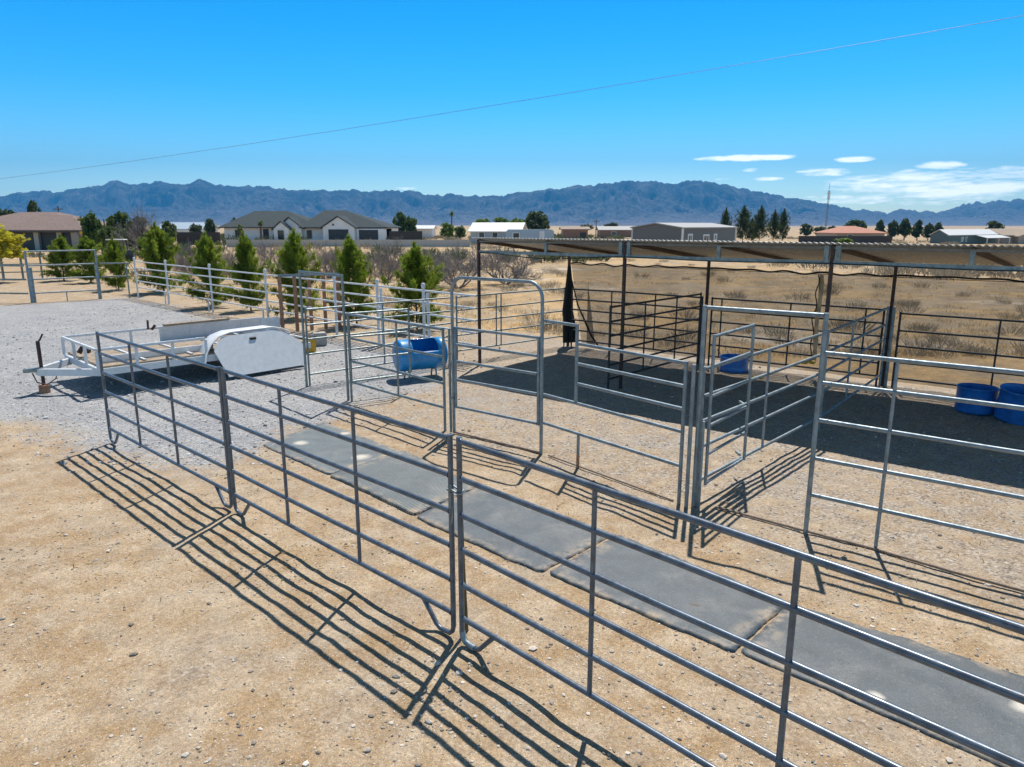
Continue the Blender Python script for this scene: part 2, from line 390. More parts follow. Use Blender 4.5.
# ------------------------------------------------------------------ pipe panels
def arc_foot(x, side, zb, r):           # post bottom that turns under and climbs to the bottom rail
    s = side; d = .36
    return [(x, 0, zb), (x, 0, .10), (x + s * .012, 0, .055), (x + s * .045, 0, .025), (x + s * .15, 0, .018), (x + s * .20, 0, .04), (x + s * d, 0, zb)]
def frame(p0, p1):
    p0 = Vector((p0[0], p0[1], 0)); p1 = Vector((p1[0], p1[1], 0)); d = p1 - p0
    return p0, math.atan2(d.y, d.x), d.length
def panel(name, label, p0, p1, levels, ups, mat, r=.021, feet=True, group=None, legs=None, h=None, cat='fence panel', upr=.0165, ends=(1, 1)):
    o, a, L = frame(p0, p1)
    e = empty(name, o, a, label, cat, group)
    top = levels[0]; hh = h or top + .03
    for x, sd in ((r, 1), (L - r, -1)):
        if not ends[0 if sd > 0 else 1]: continue
        MB().tube([(x, 0, -.03 if not feet else .10), (x, 0, hh)], r, 12).build('post', mat, e)
        if feet: MB().tube(arc_foot(x, sd, levels[-1], r), r * .92, 10).build('foot', mat, e)
    for z in levels:
        w = .009 * random.uniform(-1, 1)
        rb_ = MB().tube([(r * 1.6 if ends[0] else -.045, 0, z), (L * .5, 0, z + w), (L - r * 1.6, 0, z)], r * .97, 12)
        for x_, d_ in ((r * 1.75, 1), (L - r * 1.75, -1)): rb_.tube([(x_, 0, z), (x_ + d_ * .006, 0, z), (x_ + d_ * .013, 0, z)], [r * 1.16, r * 1.2, r * 1.0], 10)
        rb_.build('rail', mat, e)
    for u in ups:
        MB().tube([(u, 0, levels[-1]), (u, 0, top)], upr, 10).build('upright', mat, e)
    for u in legs or []:
        MB().tube([(u, 0, -.03), (u, 0, levels[-1])], upr * 1.1, 10).build('leg', mat, e)
    return e
def V2(v): return (v[0], v[1])
FA0, FA1 = (-5.88, 9.98), (-3.10, 7.405)
FB0, FB1 = (-3.07, 7.375), (-.432, 4.90)
FC0 = (-.392, 4.862); _d = Vector((1.72, -1.79)).normalized(); FC1 = (FC0[0] + _d.x * 3.64, FC0[1] + _d.y * 3.64)
LV6 = [1.60, 1.32, 1.04, .765, .485, .21]
def split3(p0, p1): L = math.dist(p0, p1); return [L / 3, 2 * L / 3]
fr = 'dark steel pipe panels along the front'
panel('corral_fence', 'dark six-rail pipe panel farthest left, its free end near the trailer', FA0, FA1, LV6, [1.20, 2.41], M['panel'], .021, True, fr)
pb = panel('corral_fence', 'dark six-rail pipe panel between the free-end panel and the chained joint', FB0, FB1, LV6, [u_ - .03 for u_ in split3(FB0, FB1)], M['panel'], .021, True, fr)
pc = panel('corral_fence', 'nearest dark six-rail pipe panel, running out past the lower right corner', FC0, FC1, LV6, [1.27, 2.495], M['panel'], .021, True, fr)
wr_ = [(.021, 0, .10), (.033, 0, .055), (.066, 0, .025), (.11, 0, .02), (.165, 0, .019)]
MB().tube(wr_, .0235, 12).build('tape_wrap', M['galv'], pc)
# joint clips and chain
for (a, b), zz in (((FA1, FB0), (1.35, .55)), ((FB1, FC0), (.95, .3))):
    for z in zz:
        c = Vector(((a[0] + b[0]) / 2, (a[1] + b[1]) / 2, z))
        MB().bar(c + Vector((-.05, .045, 0)), c + Vector((.05, -.045, 0)), .026, .03).build('clip', M['galv_dull'], pc if a == FB1 else pb)
jt = empty('latch_chain', ((FB1[0] + FC0[0]) / 2, (FB1[1] + FC0[1]) / 2, 1.22), 0, 'short steel chain and snap holding the two nearest dark panels together', 'chain')
jt.rotation_euler = (0, 0, math.atan2(FC0[1] - FB1[1], FC0[0] - FB1[0]))
MB().tube([(.075 * math.cos(t), .04 * math.sin(t), .012 * math.sin(3 * t)) for t in np.linspace(0, 6.283, 17)[:-1]], .008, 6, closed=True).build('loop', M['galv'], jt)
MB().box((0, -.045, -.07), (.028, .016, .12)).tube([(0, -.045, .0), (0, -.05, .05)], .01, 6).build('snap', M['galv'], jt, bevel=.004)
MB().tube([(.01, -.04, -.12), (.015, -.045, -.2), (.0, -.04, -.25)], .007, 6).build('tail', M['galv_dull'], jt)
sk = G(470, 636); MB().tube([(sk.x - .03, sk.y + .08, -.05), (sk.x - .05, sk.y + .1, .5), (sk.x - .065, sk.y + .16, 1.05)], [.016, .015, .012], 8).build('wooden_stake', M['stake'])
tag(bpy.data.objects['wooden_stake'], 'slim olive wooden stake standing behind the chained panel joint', 'stake')

WL, WR = (-4.06, 13.68), (-2.95, 12.50)
K1, K2, BR = (-1.02, 10.57), (-.90, 10.46), (.42, 9.42)
BR2, C1, C2, C3 = (.47, 9.36), (1.915, 7.60), (1.965, 7.53), (2.03, 7.56)
RP = (3.06, 6.84)
# walk-through frame at the left with its leaf swung inward
def walk_frame(label, p0, p1, H, mat, sill=False):
    o, a, L = frame(p0, p1); e = empty('walk_gate', o, a, label, 'gate', 'tall walk-through gates')
    for x in (.024, L - .024): MB().tube([(x, 0, -.03), (x, 0, H)], .024, 12).build('post', mat, e)
    MB().tube([(.046, 0, H - .025), (L - .046, 0, H - .025)], .023, 12).build('lintel', mat, e)
    return e, L
e, L = walk_frame('tall dull galvanised gate frame beside the white fender, leaf swung inward', WL, WR, 2.26, M['galv_dull'])
lf_end = (-1.93, 13.22)
def leaf(e, p0, p1, levels, mat, zlow, r=.019, mid=False):
    o, a, L = frame(p0, p1)
    mi = Matrix.LocRotScale(e.location, e.rotation_euler.to_quaternion(), None).inverted()
    def T(x, z): return mi @ (o + Vector((math.cos(a) * x, math.sin(a) * x, z)))
    mb = MB()
    mb.tube([T(0, zlow), T(0, levels[0] + .02)], r, 10).tube([T(L, zlow), T(L, levels[0] + .02)], r, 10)
    if mid: mb.tube([T(L / 2, levels[-1]), T(L / 2, levels[0])], r * .8, 8)
    for z in levels: mb.tube([T(r, z), T(L - r, z)], r * .95, 10)
    return mb.build('gate_leaf', mat, e)
leaf(e, (WR[0] + .05, WR[1] + .06), lf_end, [1.57, 1.15, .74, .34], M['galv_dull'], .30)
g2 = 'galvanised pipe panels of the corral'
panel('corral_fence', 'four-rail galvanised panel between the left gate frame and the bow gate', (WR[0] + .05, WR[1] - .05), K1, [1.57, 1.15, .74, .36], [1.45], M['galv_dull'], .021, False, g2)
# side fence running back to the shelter
SF0 = (-4.02, 13.74); SF1 = (-1.35, 16.12); SF2 = (-1.28, 16.18); SF3 = (1.38, 18.5)
panel('corral_fence', 'five-rail side panel running from the left gate frame behind the barrel', SF0, SF1, [1.50, 1.20, .92, .62, .22], [1.75], M['galv_dull'], .019, False, g2)
panel('corral_fence', 'five-rail side panel between the shelter front post and the gathered cloth', SF2, SF3, [1.50, 1.20, .92, .62, .26], [1.2, 1.35], M['galv_dull'], .019, False, g2)
# bow gate
o, a, L = frame(K2, BR); e = empty('bow_gate', o, a, 'arched galvanised bow gate with rounded top corners and closed five-rail leaf', 'gate')
H = 2.36; rc = .22
path = [(.022, 0, 0), (.022, 0, H - rc)] + [(.022 + rc - rc * math.cos(t), 0, H - rc + rc * math.sin(t)) for t in np.linspace(.2, 1.37, 6)]
path += [(.022 + rc, 0, H), (L - .022 - rc, 0, H)] + [(L - .022 - rc + rc * math.sin(t), 0, H - rc + rc * math.cos(t)) for t in np.linspace(.2, 1.37, 6)] + [(L - .022, 0, H - rc), (L - .022, 0, 0)]
MB().tube(path, .024, 12).build('bow', M['galv'], e)
MB().tube([(.05, 0, .012), (L - .05, 0, .012)], .018, 8).build('sill_bar', M['hosebrown'], e)
lv = [1.62, 1.37, 1.12, .84, .42]
MB().tube([(.07, 0, .40), (.07, 0, 1.64)], .021, 10).build('stile', M['galv'], e); MB().tube([(L - .075, 0, .40), (L - .075, 0, 1.64)], .023, 10).build('stile', M['galv'], e)
for z in lv: MB().tube([(.09, 0, z), (L - .1, 0, z)], .02, 10).build('rail', M['galv'], e)
MB().tube([(-.045, 0, 0), (-.045, 0, 1.6)], .02, 10).build('side_post', M['galv_dull'], e)
for z in (.55, 1.1): MB().box((0, 0, z), (.1, .05, .04)).build('hinge', M['galv_dull'], e, bevel=.005)
# stepped panel right of the bow
o, a, L = frame(BR2, C1); e = empty('corral_fence', o, a, 'galvanised panel with a raised step beside the bow gate', 'fence panel', g2)
u = .56
MB().tube([(-.05, 0, 1.86), (u, 0, 1.86)], .021, 10).build('rail', M['galv'], e)
MB().tube([(u, 0, .86), (u, 0, 1.88)], .022, 10).build('upright', M['galv'], e)
for z in (1.63, 1.37): MB().tube([(u + .02, 0, z), (L - .03, 0, z)], .021, 10).build('rail', M['galv'], e)
for z in (1.11, .85, .45): MB().tube([(-.06, 0, z), (L - .03, 0, z)], .021, 10).build('rail', M['galv'], e) if z != 1.11 else MB().tube([(u + .02, 0, z), (L - .03, 0, z)], .021, 10).build('rail', M['galv'], e)
MB().tube([(L - .022, 0, -.03), (L - .022, 0, 1.65)], .022, 10).build('post', M['galv'], e)
MB().tube([(.62, 0, -.03), (.62, 0, .45)], .02, 10).build('leg', M['galv'], e); MB().tube([(.62, 0, -.02), (.62, 0, .16)], .0215, 10).build('rusty_sleeve', M['rust'], e)
MB().tube([(.05, 0, .012), (L - .1, 0, .012)], .012, 8).build('sill_bar', M['hosebrown'], e)
# tall right walk gate with leaf swung inward
e, L = walk_frame('tall galvanised gate frame in the right foreground, leaf swung inward', C3, RP, 2.27, M['galv'])
MB().tube([(.085, 0, -.02), (.085, 0, 1.0)], .018, 8).build('jamb', M['galv'], e)
pd = Vector((.68, .733)).normalized()
g0 = Vector(C3) + Vector((.15, .02)); g1 = g0 + pd * 1.20 + Vector((-.10, .0))
leaf(e, g0, g1, [1.93, 1.60, 1.26, .93, .60, .26], M['galv'], .24)
# second slim post at the corner
MB().tube([(C2[0], C2[1], -.03), (C2[0], C2[1], 1.63)], .022, 10).build('corner_post', M['galv'])
tag(bpy.data.objects['corner_post'], 'short galvanised post squeezed between stepped panel and tall right gate', 'post')
# partition panels to the shelter
lp = [1.55, 1.24, .95, .65, .25]
p0 = Vector((2.10, 7.66)); p1 = p0 + pd * 3.72; p2 = p1 + pd * .07; p3 = Vector((7.22, 13.62))
panel('corral_fence', 'galvanised divider panel running back behind the open right gate', p0, p1, lp, [1.75], M['galv'], .021, False, g2)
panel('corral_fence', 'galvanised divider panel under the shelter roof, ending at the rear post', p2, p3, lp, [1.5], M['galv'], .021, False, g2)
# tall right panel
pe = panel('corral_fence', 'tall five-rail galvanised panel at the right edge, widest rail gaps', (RP[0] + .03, RP[1] - .02), V2(G(1024, 373.5, 1.88) + (G(1024, 373.5, 1.88) - Vector((RP[0], RP[1], 1.88))).normalized() * 1.3), [1.88, 1.58, 1.20, .80, .41], [.60, 3.0], M['galv'], .022, False, g2, legs=[.60, 3.0], ends=(0, 1))
# ground pipe
P = [G(x, y, .012) for x, y in ((716, 507), (750, 516), (806, 531), (871, 548), (950, 571), (1024, 591), (1100, 612))]
MB().tube(P, .015, 8).build('ground_pipe', M['hosebrown'])
tag(bpy.data.objects['ground_pipe'], 'thin brown pipe lying along the ground under the tall right panel', 'pipe')

# ------------------------------------------------------------------ shelter
fp = [Vector((-.73 + 2.84 * k, 15.83 - 2.34 * k, 0)) for k in range(5)]
bp = [Vector((1.47 + 2.94 * k, 18.48 - 2.36 * k, 0)) for k in range(5)]
sh = empty('shade_shelter', fp[0], 0, 'open shelter with corrugated metal roof on thin rusty posts', 'shelter')
def L_(v, z=None): return Vector((v[0], v[1], v[2] if z is None else z)) - fp[0]
for k in range(5):
    MB().box(L_(fp[k], 1.38), (.052, .052, 2.82), R(-39.5)).build('post', M['rustpost'], sh)
    MB().box(L_(bp[k], 1.145), (.055, .055, 2.35), R(-39.5)).build('post', M['rustpost'], sh)
    d = (fp[min(k + 1, 4)] - fp[max(k - 1, 0)]).normalized()
    if k: 
        for s_ in (-1, 1): MB().box(L_(fp[k] + d * s_ * .085, 2.655), (.07, .06, .27), R(-39.5)).build('bracket', M['galv_dull'], sh)
    if k < 4:
        m = (fp[k] + fp[k + 1]) / 2; MB().box(L_(m, 2.65), (.06, .05, .2), R(-39.5)).build('strut', M['galv_dull'], sh)
    n_ = (bp[k] - fp[k]).normalized()
    MB().bar(L_(fp[k], 2.765), L_(bp[k], 2.355), .05, .07).build('rafter', M['rafter'], sh)
    if k < 4:
        MB().bar(L_((fp[k] + fp[k + 1]) / 2, 2.755), L_((bp[k] + bp[k + 1]) / 2, 2.36), .045, .06).build('rafter', M['rafter'], sh)
        MB().bar(L_(fp[k], 2.53), L_(fp[k + 1], 2.53), .045, .06).build('beam', M['galv_dull'], sh)
        MB().bar(L_(fp[k], 2.755), L_(fp[k + 1], 2.755), .04, .035).build('purlin', M['edge'], sh)
        MB().bar(L_(bp[k], 2.372), L_(bp[k + 1], 2.372), .04, .03).build('beam', M['rafter'], sh)
# corrugated sheet
F0, F1, B0_, B1_ = fp[0], fp[4], bp[0], bp[4]
dF = (F1 - F0).normalized(); out = (F0 - B0_).normalized()
NC = 1032; V = []; 
for i in range(NC + 1):
    t = i / NC
    f = F0 - dF * .10 + (F1 - F0 + dF * .2) * t + out * .12; b = B0_ - dF * .10 + (B1_ - B0_ + dF * .2) * t - out * .2
    w = .016 * math.cos(t * 2 * math.pi * 172)
    for (pt, z) in ((f, 2.83), ((f + b) / 2, 2.615), (b, 2.40)):
        V.append(L_(pt, z + w))
mb = MB(); fs = []
for i in range(NC):
    for j in range(2):
        a0 = i * 3 + j; fs.append((a0, a0 + 3, a0 + 4, a0 + 1))
mb.add(V, fs, True); rf = mb.build('roof_sheet', M['roofsheet'], sh)
so = rf.modifiers.new('thickness', 'SOLIDIFY'); so.thickness = .004
# dangling wire along the front beam
pts = []
for k in range(4):
    for j in range(8):
        t = j / 8; p = fp[k].lerp(fp[k + 1], t); pts.append(L_(p, (2.56 - .06 * k * 0) - .05 * math.sin(t * math.pi) ** 2 * (1.8 if k == 0 else .5) - .04) - Vector((0.02, .05, 0)))
MB().tube(pts, .009, 6).build('wire', M['cable'], sh)

# rear row of black panels
gb = 'black pipe panels along the back of the shelter'
LB = [1.50, 1.24, .98, .71, .45, .19]
nrm = Vector((-.02, -.08))
def seg(a, b, s, t): v = a.lerp(b, s); w = a.lerp(b, t); return (v.x - .03, v.y - .09), (w.x - .03, w.y - .09)
q0, q1 = seg(bp[0], bp[1], .03, .98); panel('corral_fence', 'black six-rail panel at the back, left bay beside the gathered cloth', q0, q1, LB, split3(q0, q1), M['black'], .021, False, gb)
q0, q1 = seg(bp[1], bp[2], .03, .97); panel('corral_fence', 'black six-rail panel at the back, bay behind the open right gate', q0, q1, LB, [.25, 1.75, 3.2], M['black'], .021, False, gb)
q0, q1 = seg(bp[2], bp[3], .035, .98); panel('corral_fence', 'black six-rail panel at the back, right bay behind the two blue tubs', q0, q1, [1.45, 1.12, .82, .50, .19], [1.62], M['black'], .021, False, gb)
q0 = (1.84, 13.36); q1 = (bp[1].x - .16, bp[1].y - .12)
panel('corral_fence', 'black six-rail divider panel under the shelter between front and rear posts', q0, q1, [z * 1.06 for z in LB], [1.25, 2.5], M['black'], .021, False)
MB().tube([(bp[2].x - .02, bp[2].y - .14, -.03), (bp[2].x - .02, bp[2].y - .14, 1.56)], .03, 10).build('gate_post', M['galv'])
tag(bpy.data.objects['gate_post'], 'pale galvanised post in front of the rusty rear shelter post, near the tubs', 'post')

# shade cloth
t = NT('black_shade_mesh'); p_ = world_pos(t)
t.set((.10, .092, .082), .9)
tp = t.n('ShaderNodeBsdfTransparent'); mx = t.n('ShaderNodeMixShader')
t.l(t.ramp(t.noise(1.4, 4, .6, p_), [(.3, .45), (.7, .62)]), mx.inputs[0]); t.l(tp.outputs[0], mx.inputs[1]); t.l(t.b.outputs[0], mx.inputs[2]); t.l(mx.outputs[0], t.out.inputs[0])
M['cloth'] = t.m
t = NT('bunched_shade_mesh'); t.set((.018, .018, .018), .95); M['bunch'] = t.m
sc_ = empty('shade_cloth', bp[0], 0, 'see-through black shade cloth hung along the back of the shelter', 'shade cloth')
cols = []
for k in range(3):
    n = 44
    for i in range(n):
        t_ = i / n; p = bp[k].lerp(bp[k + 1], t_)
        dn = (bp[k + 1] - bp[k]).normalized().cross(Vector((0, 0, 1)))
        u_ = k * 3.77 + t_ * 3.77
        sag = .055 * (math.sin(u_ * 2 * math.pi / .75) * .5 - .5) * (.6 + .4 * math.sin(u_ * 1.3))
        col = []
        for j in range(9):
            v_ = j / 8; z = .08 + (2.08 + sag) * (1 - v_)
            w = .03 * math.sin(u_ * 3.1 + v_ * 1.3) + .02 * math.sin(u_ * 9) * (1 - v_)
            x0 = max(0, .55 * v_ - u_ * .9) if k == 0 else 0
            q_ = p - dn * (.09 + w) + (bp[k + 1] - bp[k]).normalized() * (.35 * v_ if u_ < .5 else 0)
            col.append(q_ - bp[0] + Vector((0, 0, z)))
        cols.append(col)
mb = MB(); vs = [v for c in cols for v in c]; fs = []
for i in range(len(cols) - 1):
    for j in range(8): a0 = i * 9 + j; fs.append((a0, a0 + 9, a0 + 10, a0 + 1))
mb.add(vs, fs, True); mb.build('mesh_sheet', M['cloth'], sc_)
MB().tube([c[0] + Vector((0, 0, .0)) for c in cols], .02, 6).build('rolled_edge', M['bunch'], sc_)
mb = MB()
for i in range(9):
    a_ = random.uniform(0, 6.28); rr_ = random.uniform(.02, .07)
    b_ = Vector((math.cos(a_) * rr_, math.sin(a_) * rr_ - .05, 0))
    mb.tube([b_ * .4 + Vector((0, 0, 2.08)), b_ + Vector((0, 0, 1.5)), b_ * 1.6 + Vector((-.03, 0, .9)), b_ * 2.3 + Vector((.06 * i / 4, -.03 * i / 4, .12))], [.022, .05, .06, .075], 7)
mb.tube([(.02, -.03, 1.9), (.22, -.2, 1.1), (.55, -.5, .35), (.75, -.65, .05)], [.015, .02, .03, .02], 7)
mb.build('bunched_end', M['bunch'], sc_)
MB().tube([L2 - bp[0] for L2 in (bp[0] + Vector((0, .05, 2.12)), bp[3] + Vector((0, .05, 2.12)))], .006, 6).build('support_wire', M['cable'], sc_)
# cream strap hanging between the rear posts
st = bp[1].lerp(bp[2], .655); mb = MB(); pts = []
for i in range(22):
    v_ = i / 21; z = 2.12 - v_ * 1.75
    pts.append((Vector((math.sin(v_ * 9) * .012, -.16 + .02 * math.sin(v_ * 5), z)), .034 + .014 * abs(math.sin(v_ * 11))))
s_e = empty('hanging_strap', st, R(-39), 'cream fabric strap hanging with black cord beside the tall right gate post', 'strap')
fr_ = [v + Vector((-w, 0, 0)) for v, w in pts] + [v + Vector((w, 0, 0)) for v, w in pts]
n = len(pts)
mb.add(fr_, [(i, i + 1, n + i + 1, n + i) for i in range(n - 1)], True); o_ = mb.build('fabric', M['cream'], s_e)
o_.modifiers.new('thick', 'SOLIDIFY').thickness = .012
MB().tube([v + Vector((-w - .02 + .03 * math.sin(i), -.03, 0)) for i, (v, w) in enumerate(pts)], .012, 6).build('cord', M['cable'], s_e)

# ------------------------------------------------------------------ rubber mats
def mat_mat(name, base, rib, spots=()):
    t = NT(name); p = world_pos(t)
    c = t.ramp(t.noise(3, 5, .65, p), [(.3, tuple(k * .78 for k in base)), (.7, tuple(k * 1.15 for k in base))])
    dust = t.ramp(t.noise(1.7, 6, .68, p, .4), [(.50, 0.0), (.80, .42)])
    c = t.mix(dust, c, (.34, .32, .29))
    c = t.mix(.9, c, t.ramp(t.noise(110, 3, .75, p), [(.3, .55), (.7, 1.5)]), 'MULTIPLY')
    c = t.mix(t.ramp(t.noise(45, 4, .75, p), [(.55, 0.0), (.75, .45)]), c, (.30, .28, .25))
    for (sx_, sy_, sr_) in spots:
        q_ = G(sx_, sy_); vm = t.n('ShaderNodeVectorMath', operation='DISTANCE'); t.l(p, vm.inputs[0]); vm.inputs[1].default_value = (q_.x, q_.y, 0)
        f_ = t.math('ADD', t.math('DIVIDE', vm.outputs['Value'], sr_), t.math('MULTIPLY', t.math('SUBTRACT', t.noise(7, 4, .6, p), .5), .9))
        c = t.mix(t.ramp(f_, [(.35, .95), (1.0, 0.0)]), c, (.56, .52, .45))
    edge = t.ramp(t.attr('edge'), [(.80, 0.0), (1.0, 1.0)])
    c = t.mix(t.math('MULTIPLY', edge, t.ramp(t.noise(6, 5, .7, p), [(.45, 0.0), (.62, .8)])), c, (.46, .35, .23))
    h = t.noise(90, 3, .7, p)
    if rib:
        w = t.n('ShaderNodeTexWave', wave_type='BANDS', bands_direction='X'); w.inputs['Scale'].default_value = 9; w.inputs['Distortion'].default_value = .2
        mp = t.n('ShaderNodeMapping'); mp.inputs['Rotation'].default_value = (0, 0, R(50)); t.l(p, mp.inputs[0]); t.l(mp.outputs[0], w.inputs['Vector'])
        c = t.mix(.8, c, t.ramp(w.outputs['Fac'], [(.25, .4), (.7, 1.4)]), 'MULTIPLY'); h = t.math('ADD', h, t.math('MULTIPLY', w.outputs['Fac'], 2.0))
    return t.set(c, .62, 0, t.bump(h, .35, .006))
M['rubber'] = mat_mat('stall_mat_rubber', (.08, .098, .112), False); M['rubber_spot'] = mat_mat('spotted_mat_rubber', (.115, .14, .15), False, ((301, 444, .13), (361, 458, .15), (345, 434, .1))); M['rubber_near'] = mat_mat('near_mat_rubber', (.075, .092, .105), False, ((1024, 707, .10), (875, 697, .07))); M['rubber_rib'] = mat_mat('ribbed_mat_rubber', (.115, .135, .143), True)
def mat_sheet(label, corners, lift, material, seed):
    c = [G(*p) for p in corners]; r_ = np.random.default_rng(seed)
    n = 44; top = []; cen = sum(c, Vector()) / 4
    for i in range(n + 1):
        for j in range(n + 1):
            u, v = i / n, j / n
            # rounded corners and ragged edge
            p = c[0].lerp(c[1], u).lerp(c[3].lerp(c[2], u), v)
            e_ = max(abs(u - .5), abs(v - .5)) * 2
            if e_ > .99:
                k = (vnoise(np.array(p.x * 16 + seed), np.array(p.y * 16), seed) - .5) * .016 + (vnoise(np.array(p.x * 3 + seed), np.array(p.y * 3), seed) - .5) * .012
                cu = max(0, (min(abs(u - .5), abs(v - .5)) * 2 - .93) / .07)
                p = p + (cen - p).normalized() * (float(k) + cu * cu * .025)
            z = float(hgt(p.x, p.y)) * (.9 - .1 * min(1, e_)) + lift + .010 * float(vnoise(np.array(p.x * 1.7), np.array(p.y * 1.7), seed + 2))
            top.append(Vector((p.x, p.y, z + .004 - (.008 if e_ > .99 else 0))))
    m = n + 1; mb = MB()
    mb.add(top, [(i * m + j, (i + 1) * m + j, (i + 1) * m + j + 1, i * m + j + 1) for i in range(n) for j in range(n)], True)
    o = mb.build('rubber_mat', material)
    ea = o.data.attributes.new('edge', 'FLOAT', 'POINT'); ea.data.foreach_set('value', [max(abs(i / n - .5), abs(j / n - .5)) * 2 for i in range(m) for j in range(m)])
    bm = bmesh.new(); bm.from_mesh(o.data); bmesh.ops.recalc_face_normals(bm, faces=bm.faces)
    if sum(f.normal.z for f in bm.faces) < 0: bmesh.ops.reverse_faces(bm, faces=bm.faces)
    ex = bmesh.ops.extrude_edge_only(bm, edges=[e for e in bm.edges if e.is_boundary])
    for v in [g for g in ex['geom'] if isinstance(g, bmesh.types.BMVert)]: v.co.z -= .05
    bm.to_mesh(o.data); bm.free()
    return tag(o, label, 'mat', 'rubber mats laid end to end')
mat_sheet('farthest grey rubber mat with two pale worn spots, beside the gravel', ((262, 445), (324, 422), (402, 452), (329, 475)), .014, M['rubber_spot'], 1)
mat_sheet('ribbed grey rubber mat lying second from the gravel', ((329, 476), (403, 451), (478, 487), (414, 515)), .022, M['rubber_rib'], 2)
mat_sheet('smooth grey rubber mat behind the chained panel joint', ((415, 517), (478, 486), (610, 536), (541, 573)), .012, M['rubber'], 3)
mat_sheet('dusty grey rubber mat with ragged edge, next to the nearest mat', ((547, 573), (619, 534), (789, 601), (733, 651)), .012, M['rubber'], 4)
mat_sheet('nearest grey rubber mat running out of the lower right corner', ((740, 651), (789, 603), (1110, 703), (1120, 818)), .012, M['rubber_near'], 5)

# ------------------------------------------------------------------ blue barrels
def barrel(name, label, loc, rot, mat, r=.29, L=.88, cut=None, group=None, cat='barrel'):
    e = empty(name, loc, 0, label, cat, group); e.rotation_euler = rot
    prof = [(0, .93), (.02, .985), (.06, 1.0), (.20, 1.0), (.225, 1.03), (.25, 1.03), (.275, 1.0), (.47, .985), (.50, 1.0), (.53, .985), (.725, 1.0), (.75, 1.03), (.775, 1.03), (.80, 1.0), (.94, 1.0), (.98, .985), (1, .93)]
    n = 40; vs = []; fs = []
    for (u, k) in prof:
        for j in range(n):
            a_ = 2 * math.pi * j / n; vs.append(((u - .5) * L, math.cos(a_) * r * k, math.sin(a_) * r * k))
    m = len(prof)
    for i in range(m - 1):
        for j in range(n):
            if cut and cut[0] <= i < cut[1] and cut[2] <= j < cut[3]: continue
            fs.append((i * n + j, i * n + (j + 1) % n, (i + 1) * n + (j + 1) % n, (i + 1) * n + j))
    fs.append(tuple(range(n))[::-1]); 
    if not (cut and len(cut) > 4): fs.append(tuple(range((m - 1) * n, m * n)))
    mb = MB(); mb.add(vs, fs, True); o = mb.build('shell', mat, e)
    s_ = o.modifiers.new('wall', 'SOLIDIFY'); s_.thickness = .012; s_.offset = -1
    return e, o
bpos = AT(420, 354, 14.55)
e, o = barrel('feed_barrel', 'bright blue plastic barrel lying sideways with a square hole cut in its top', bpos, (0, 0, R(28)), M['blue'], .325, 1.0, (5, 13, 8, 18))
for sx in (-.3, .3):
    MB().tube([(sx, .1, -.27), (sx, .16, -bpos.z - .05)], .018, 8).build('leg', M['galv_dull'], e); MB().tube([(sx, -.1, -.27), (sx, -.16, -bpos.z - .05)], .018, 8).build('leg', M['galv_dull'], e)
for u in (-.455, .455): MB().tube([(u * 1.07, .1, .08), (u * 1.07 + math.copysign(.02, u), .1, .08)], .035, 10).build('bung', M['blue_deep'], e)
# cut-down tubs along the back row (upright)
def tub(label, loc, r, h, rz):
    e = empty('feed_tub', loc, rz, label, 'tub', 'blue feed tubs along the back row')
    prof = [(.0, 0), (.9, 0), (.98, .03), (1.0, .1), (1.0, .45), (1.035, .5), (1.0, .55), (1.0, .95), (1.02, .96), (1.02, 1.0), (.98, 1.0), (.96, .9), (.95, .12), (.0, .1)]
    n = 36; vs = [(math.cos(2 * math.pi * j / n) * r * k, math.sin(2 * math.pi * j / n) * r * k, h * z) for k, z in prof for j in range(n)]
    fs = [(i * n + j, i * n + (j + 1) % n, (i + 1) * n + (j + 1) % n, (i + 1) * n + j) for i in range(len(prof) - 1) for j in range(n)]
    MB().add(vs, fs, True).build('shell', M['blue_deep'], e)
    MB().tube([(math.cos(t_) * r * 1.02, math.sin(t_) * r * 1.02, h * .97) for t_ in np.linspace(0, 6.283, 37)[:-1]], .011, 6, closed=True).build('rim', M['blue_deep'], e)
    return e
c1 = G(984, 415); tub('blue plastic tub on the ground at the right, farther from the edge', (c1.x, c1.y + .25, 0), .30, .43, .3)
c2 = G(1020, 424); e = tub('blue plastic tub on the ground cut off by the right edge', (c2.x + .12, c2.y + .25, 0), .33, .52, .9)
e.rotation_euler = (R(6), R(-5), .9)
bt = AT(734, 368, 13.6)
c3 = AT(733, 381, 15.3); e = tub('blue plastic tub hung low on the back panels, seen through the open right gate', c3, .30, .56, .5)
for x_ in (-.12, .12): MB().tube([(x_, .28, .5), (x_ + .02, .36, .6), (x_ + .06, .44, .66), (x_ + .07, .47, .6)], .009, 6).build('hook', M['galv_dull'], e)
# small yellow straps
for (px, py, lab) in ((757, 376, 'small yellow rag lying on the ground beside the blue tub'), (808, 362, 'yellow cord scrap tied low on the back panel near the cream strap')):
    p = AT(px, py, 14.4 if px == 757 else 13.8); mb = MB()
    mb.tube([(p.x + .05 * k, p.y + .04 * math.sin(k * 2), max(.02, p.z * (1 if px == 808 else 0) + .02 * math.cos(k * 1.7))) for k in range(-3, 4)], [.012, .03, .035, .025, .035, .025, .01], 7)
    tag(mb.build('yellow_rag', M['yellow']), lab, 'rag')

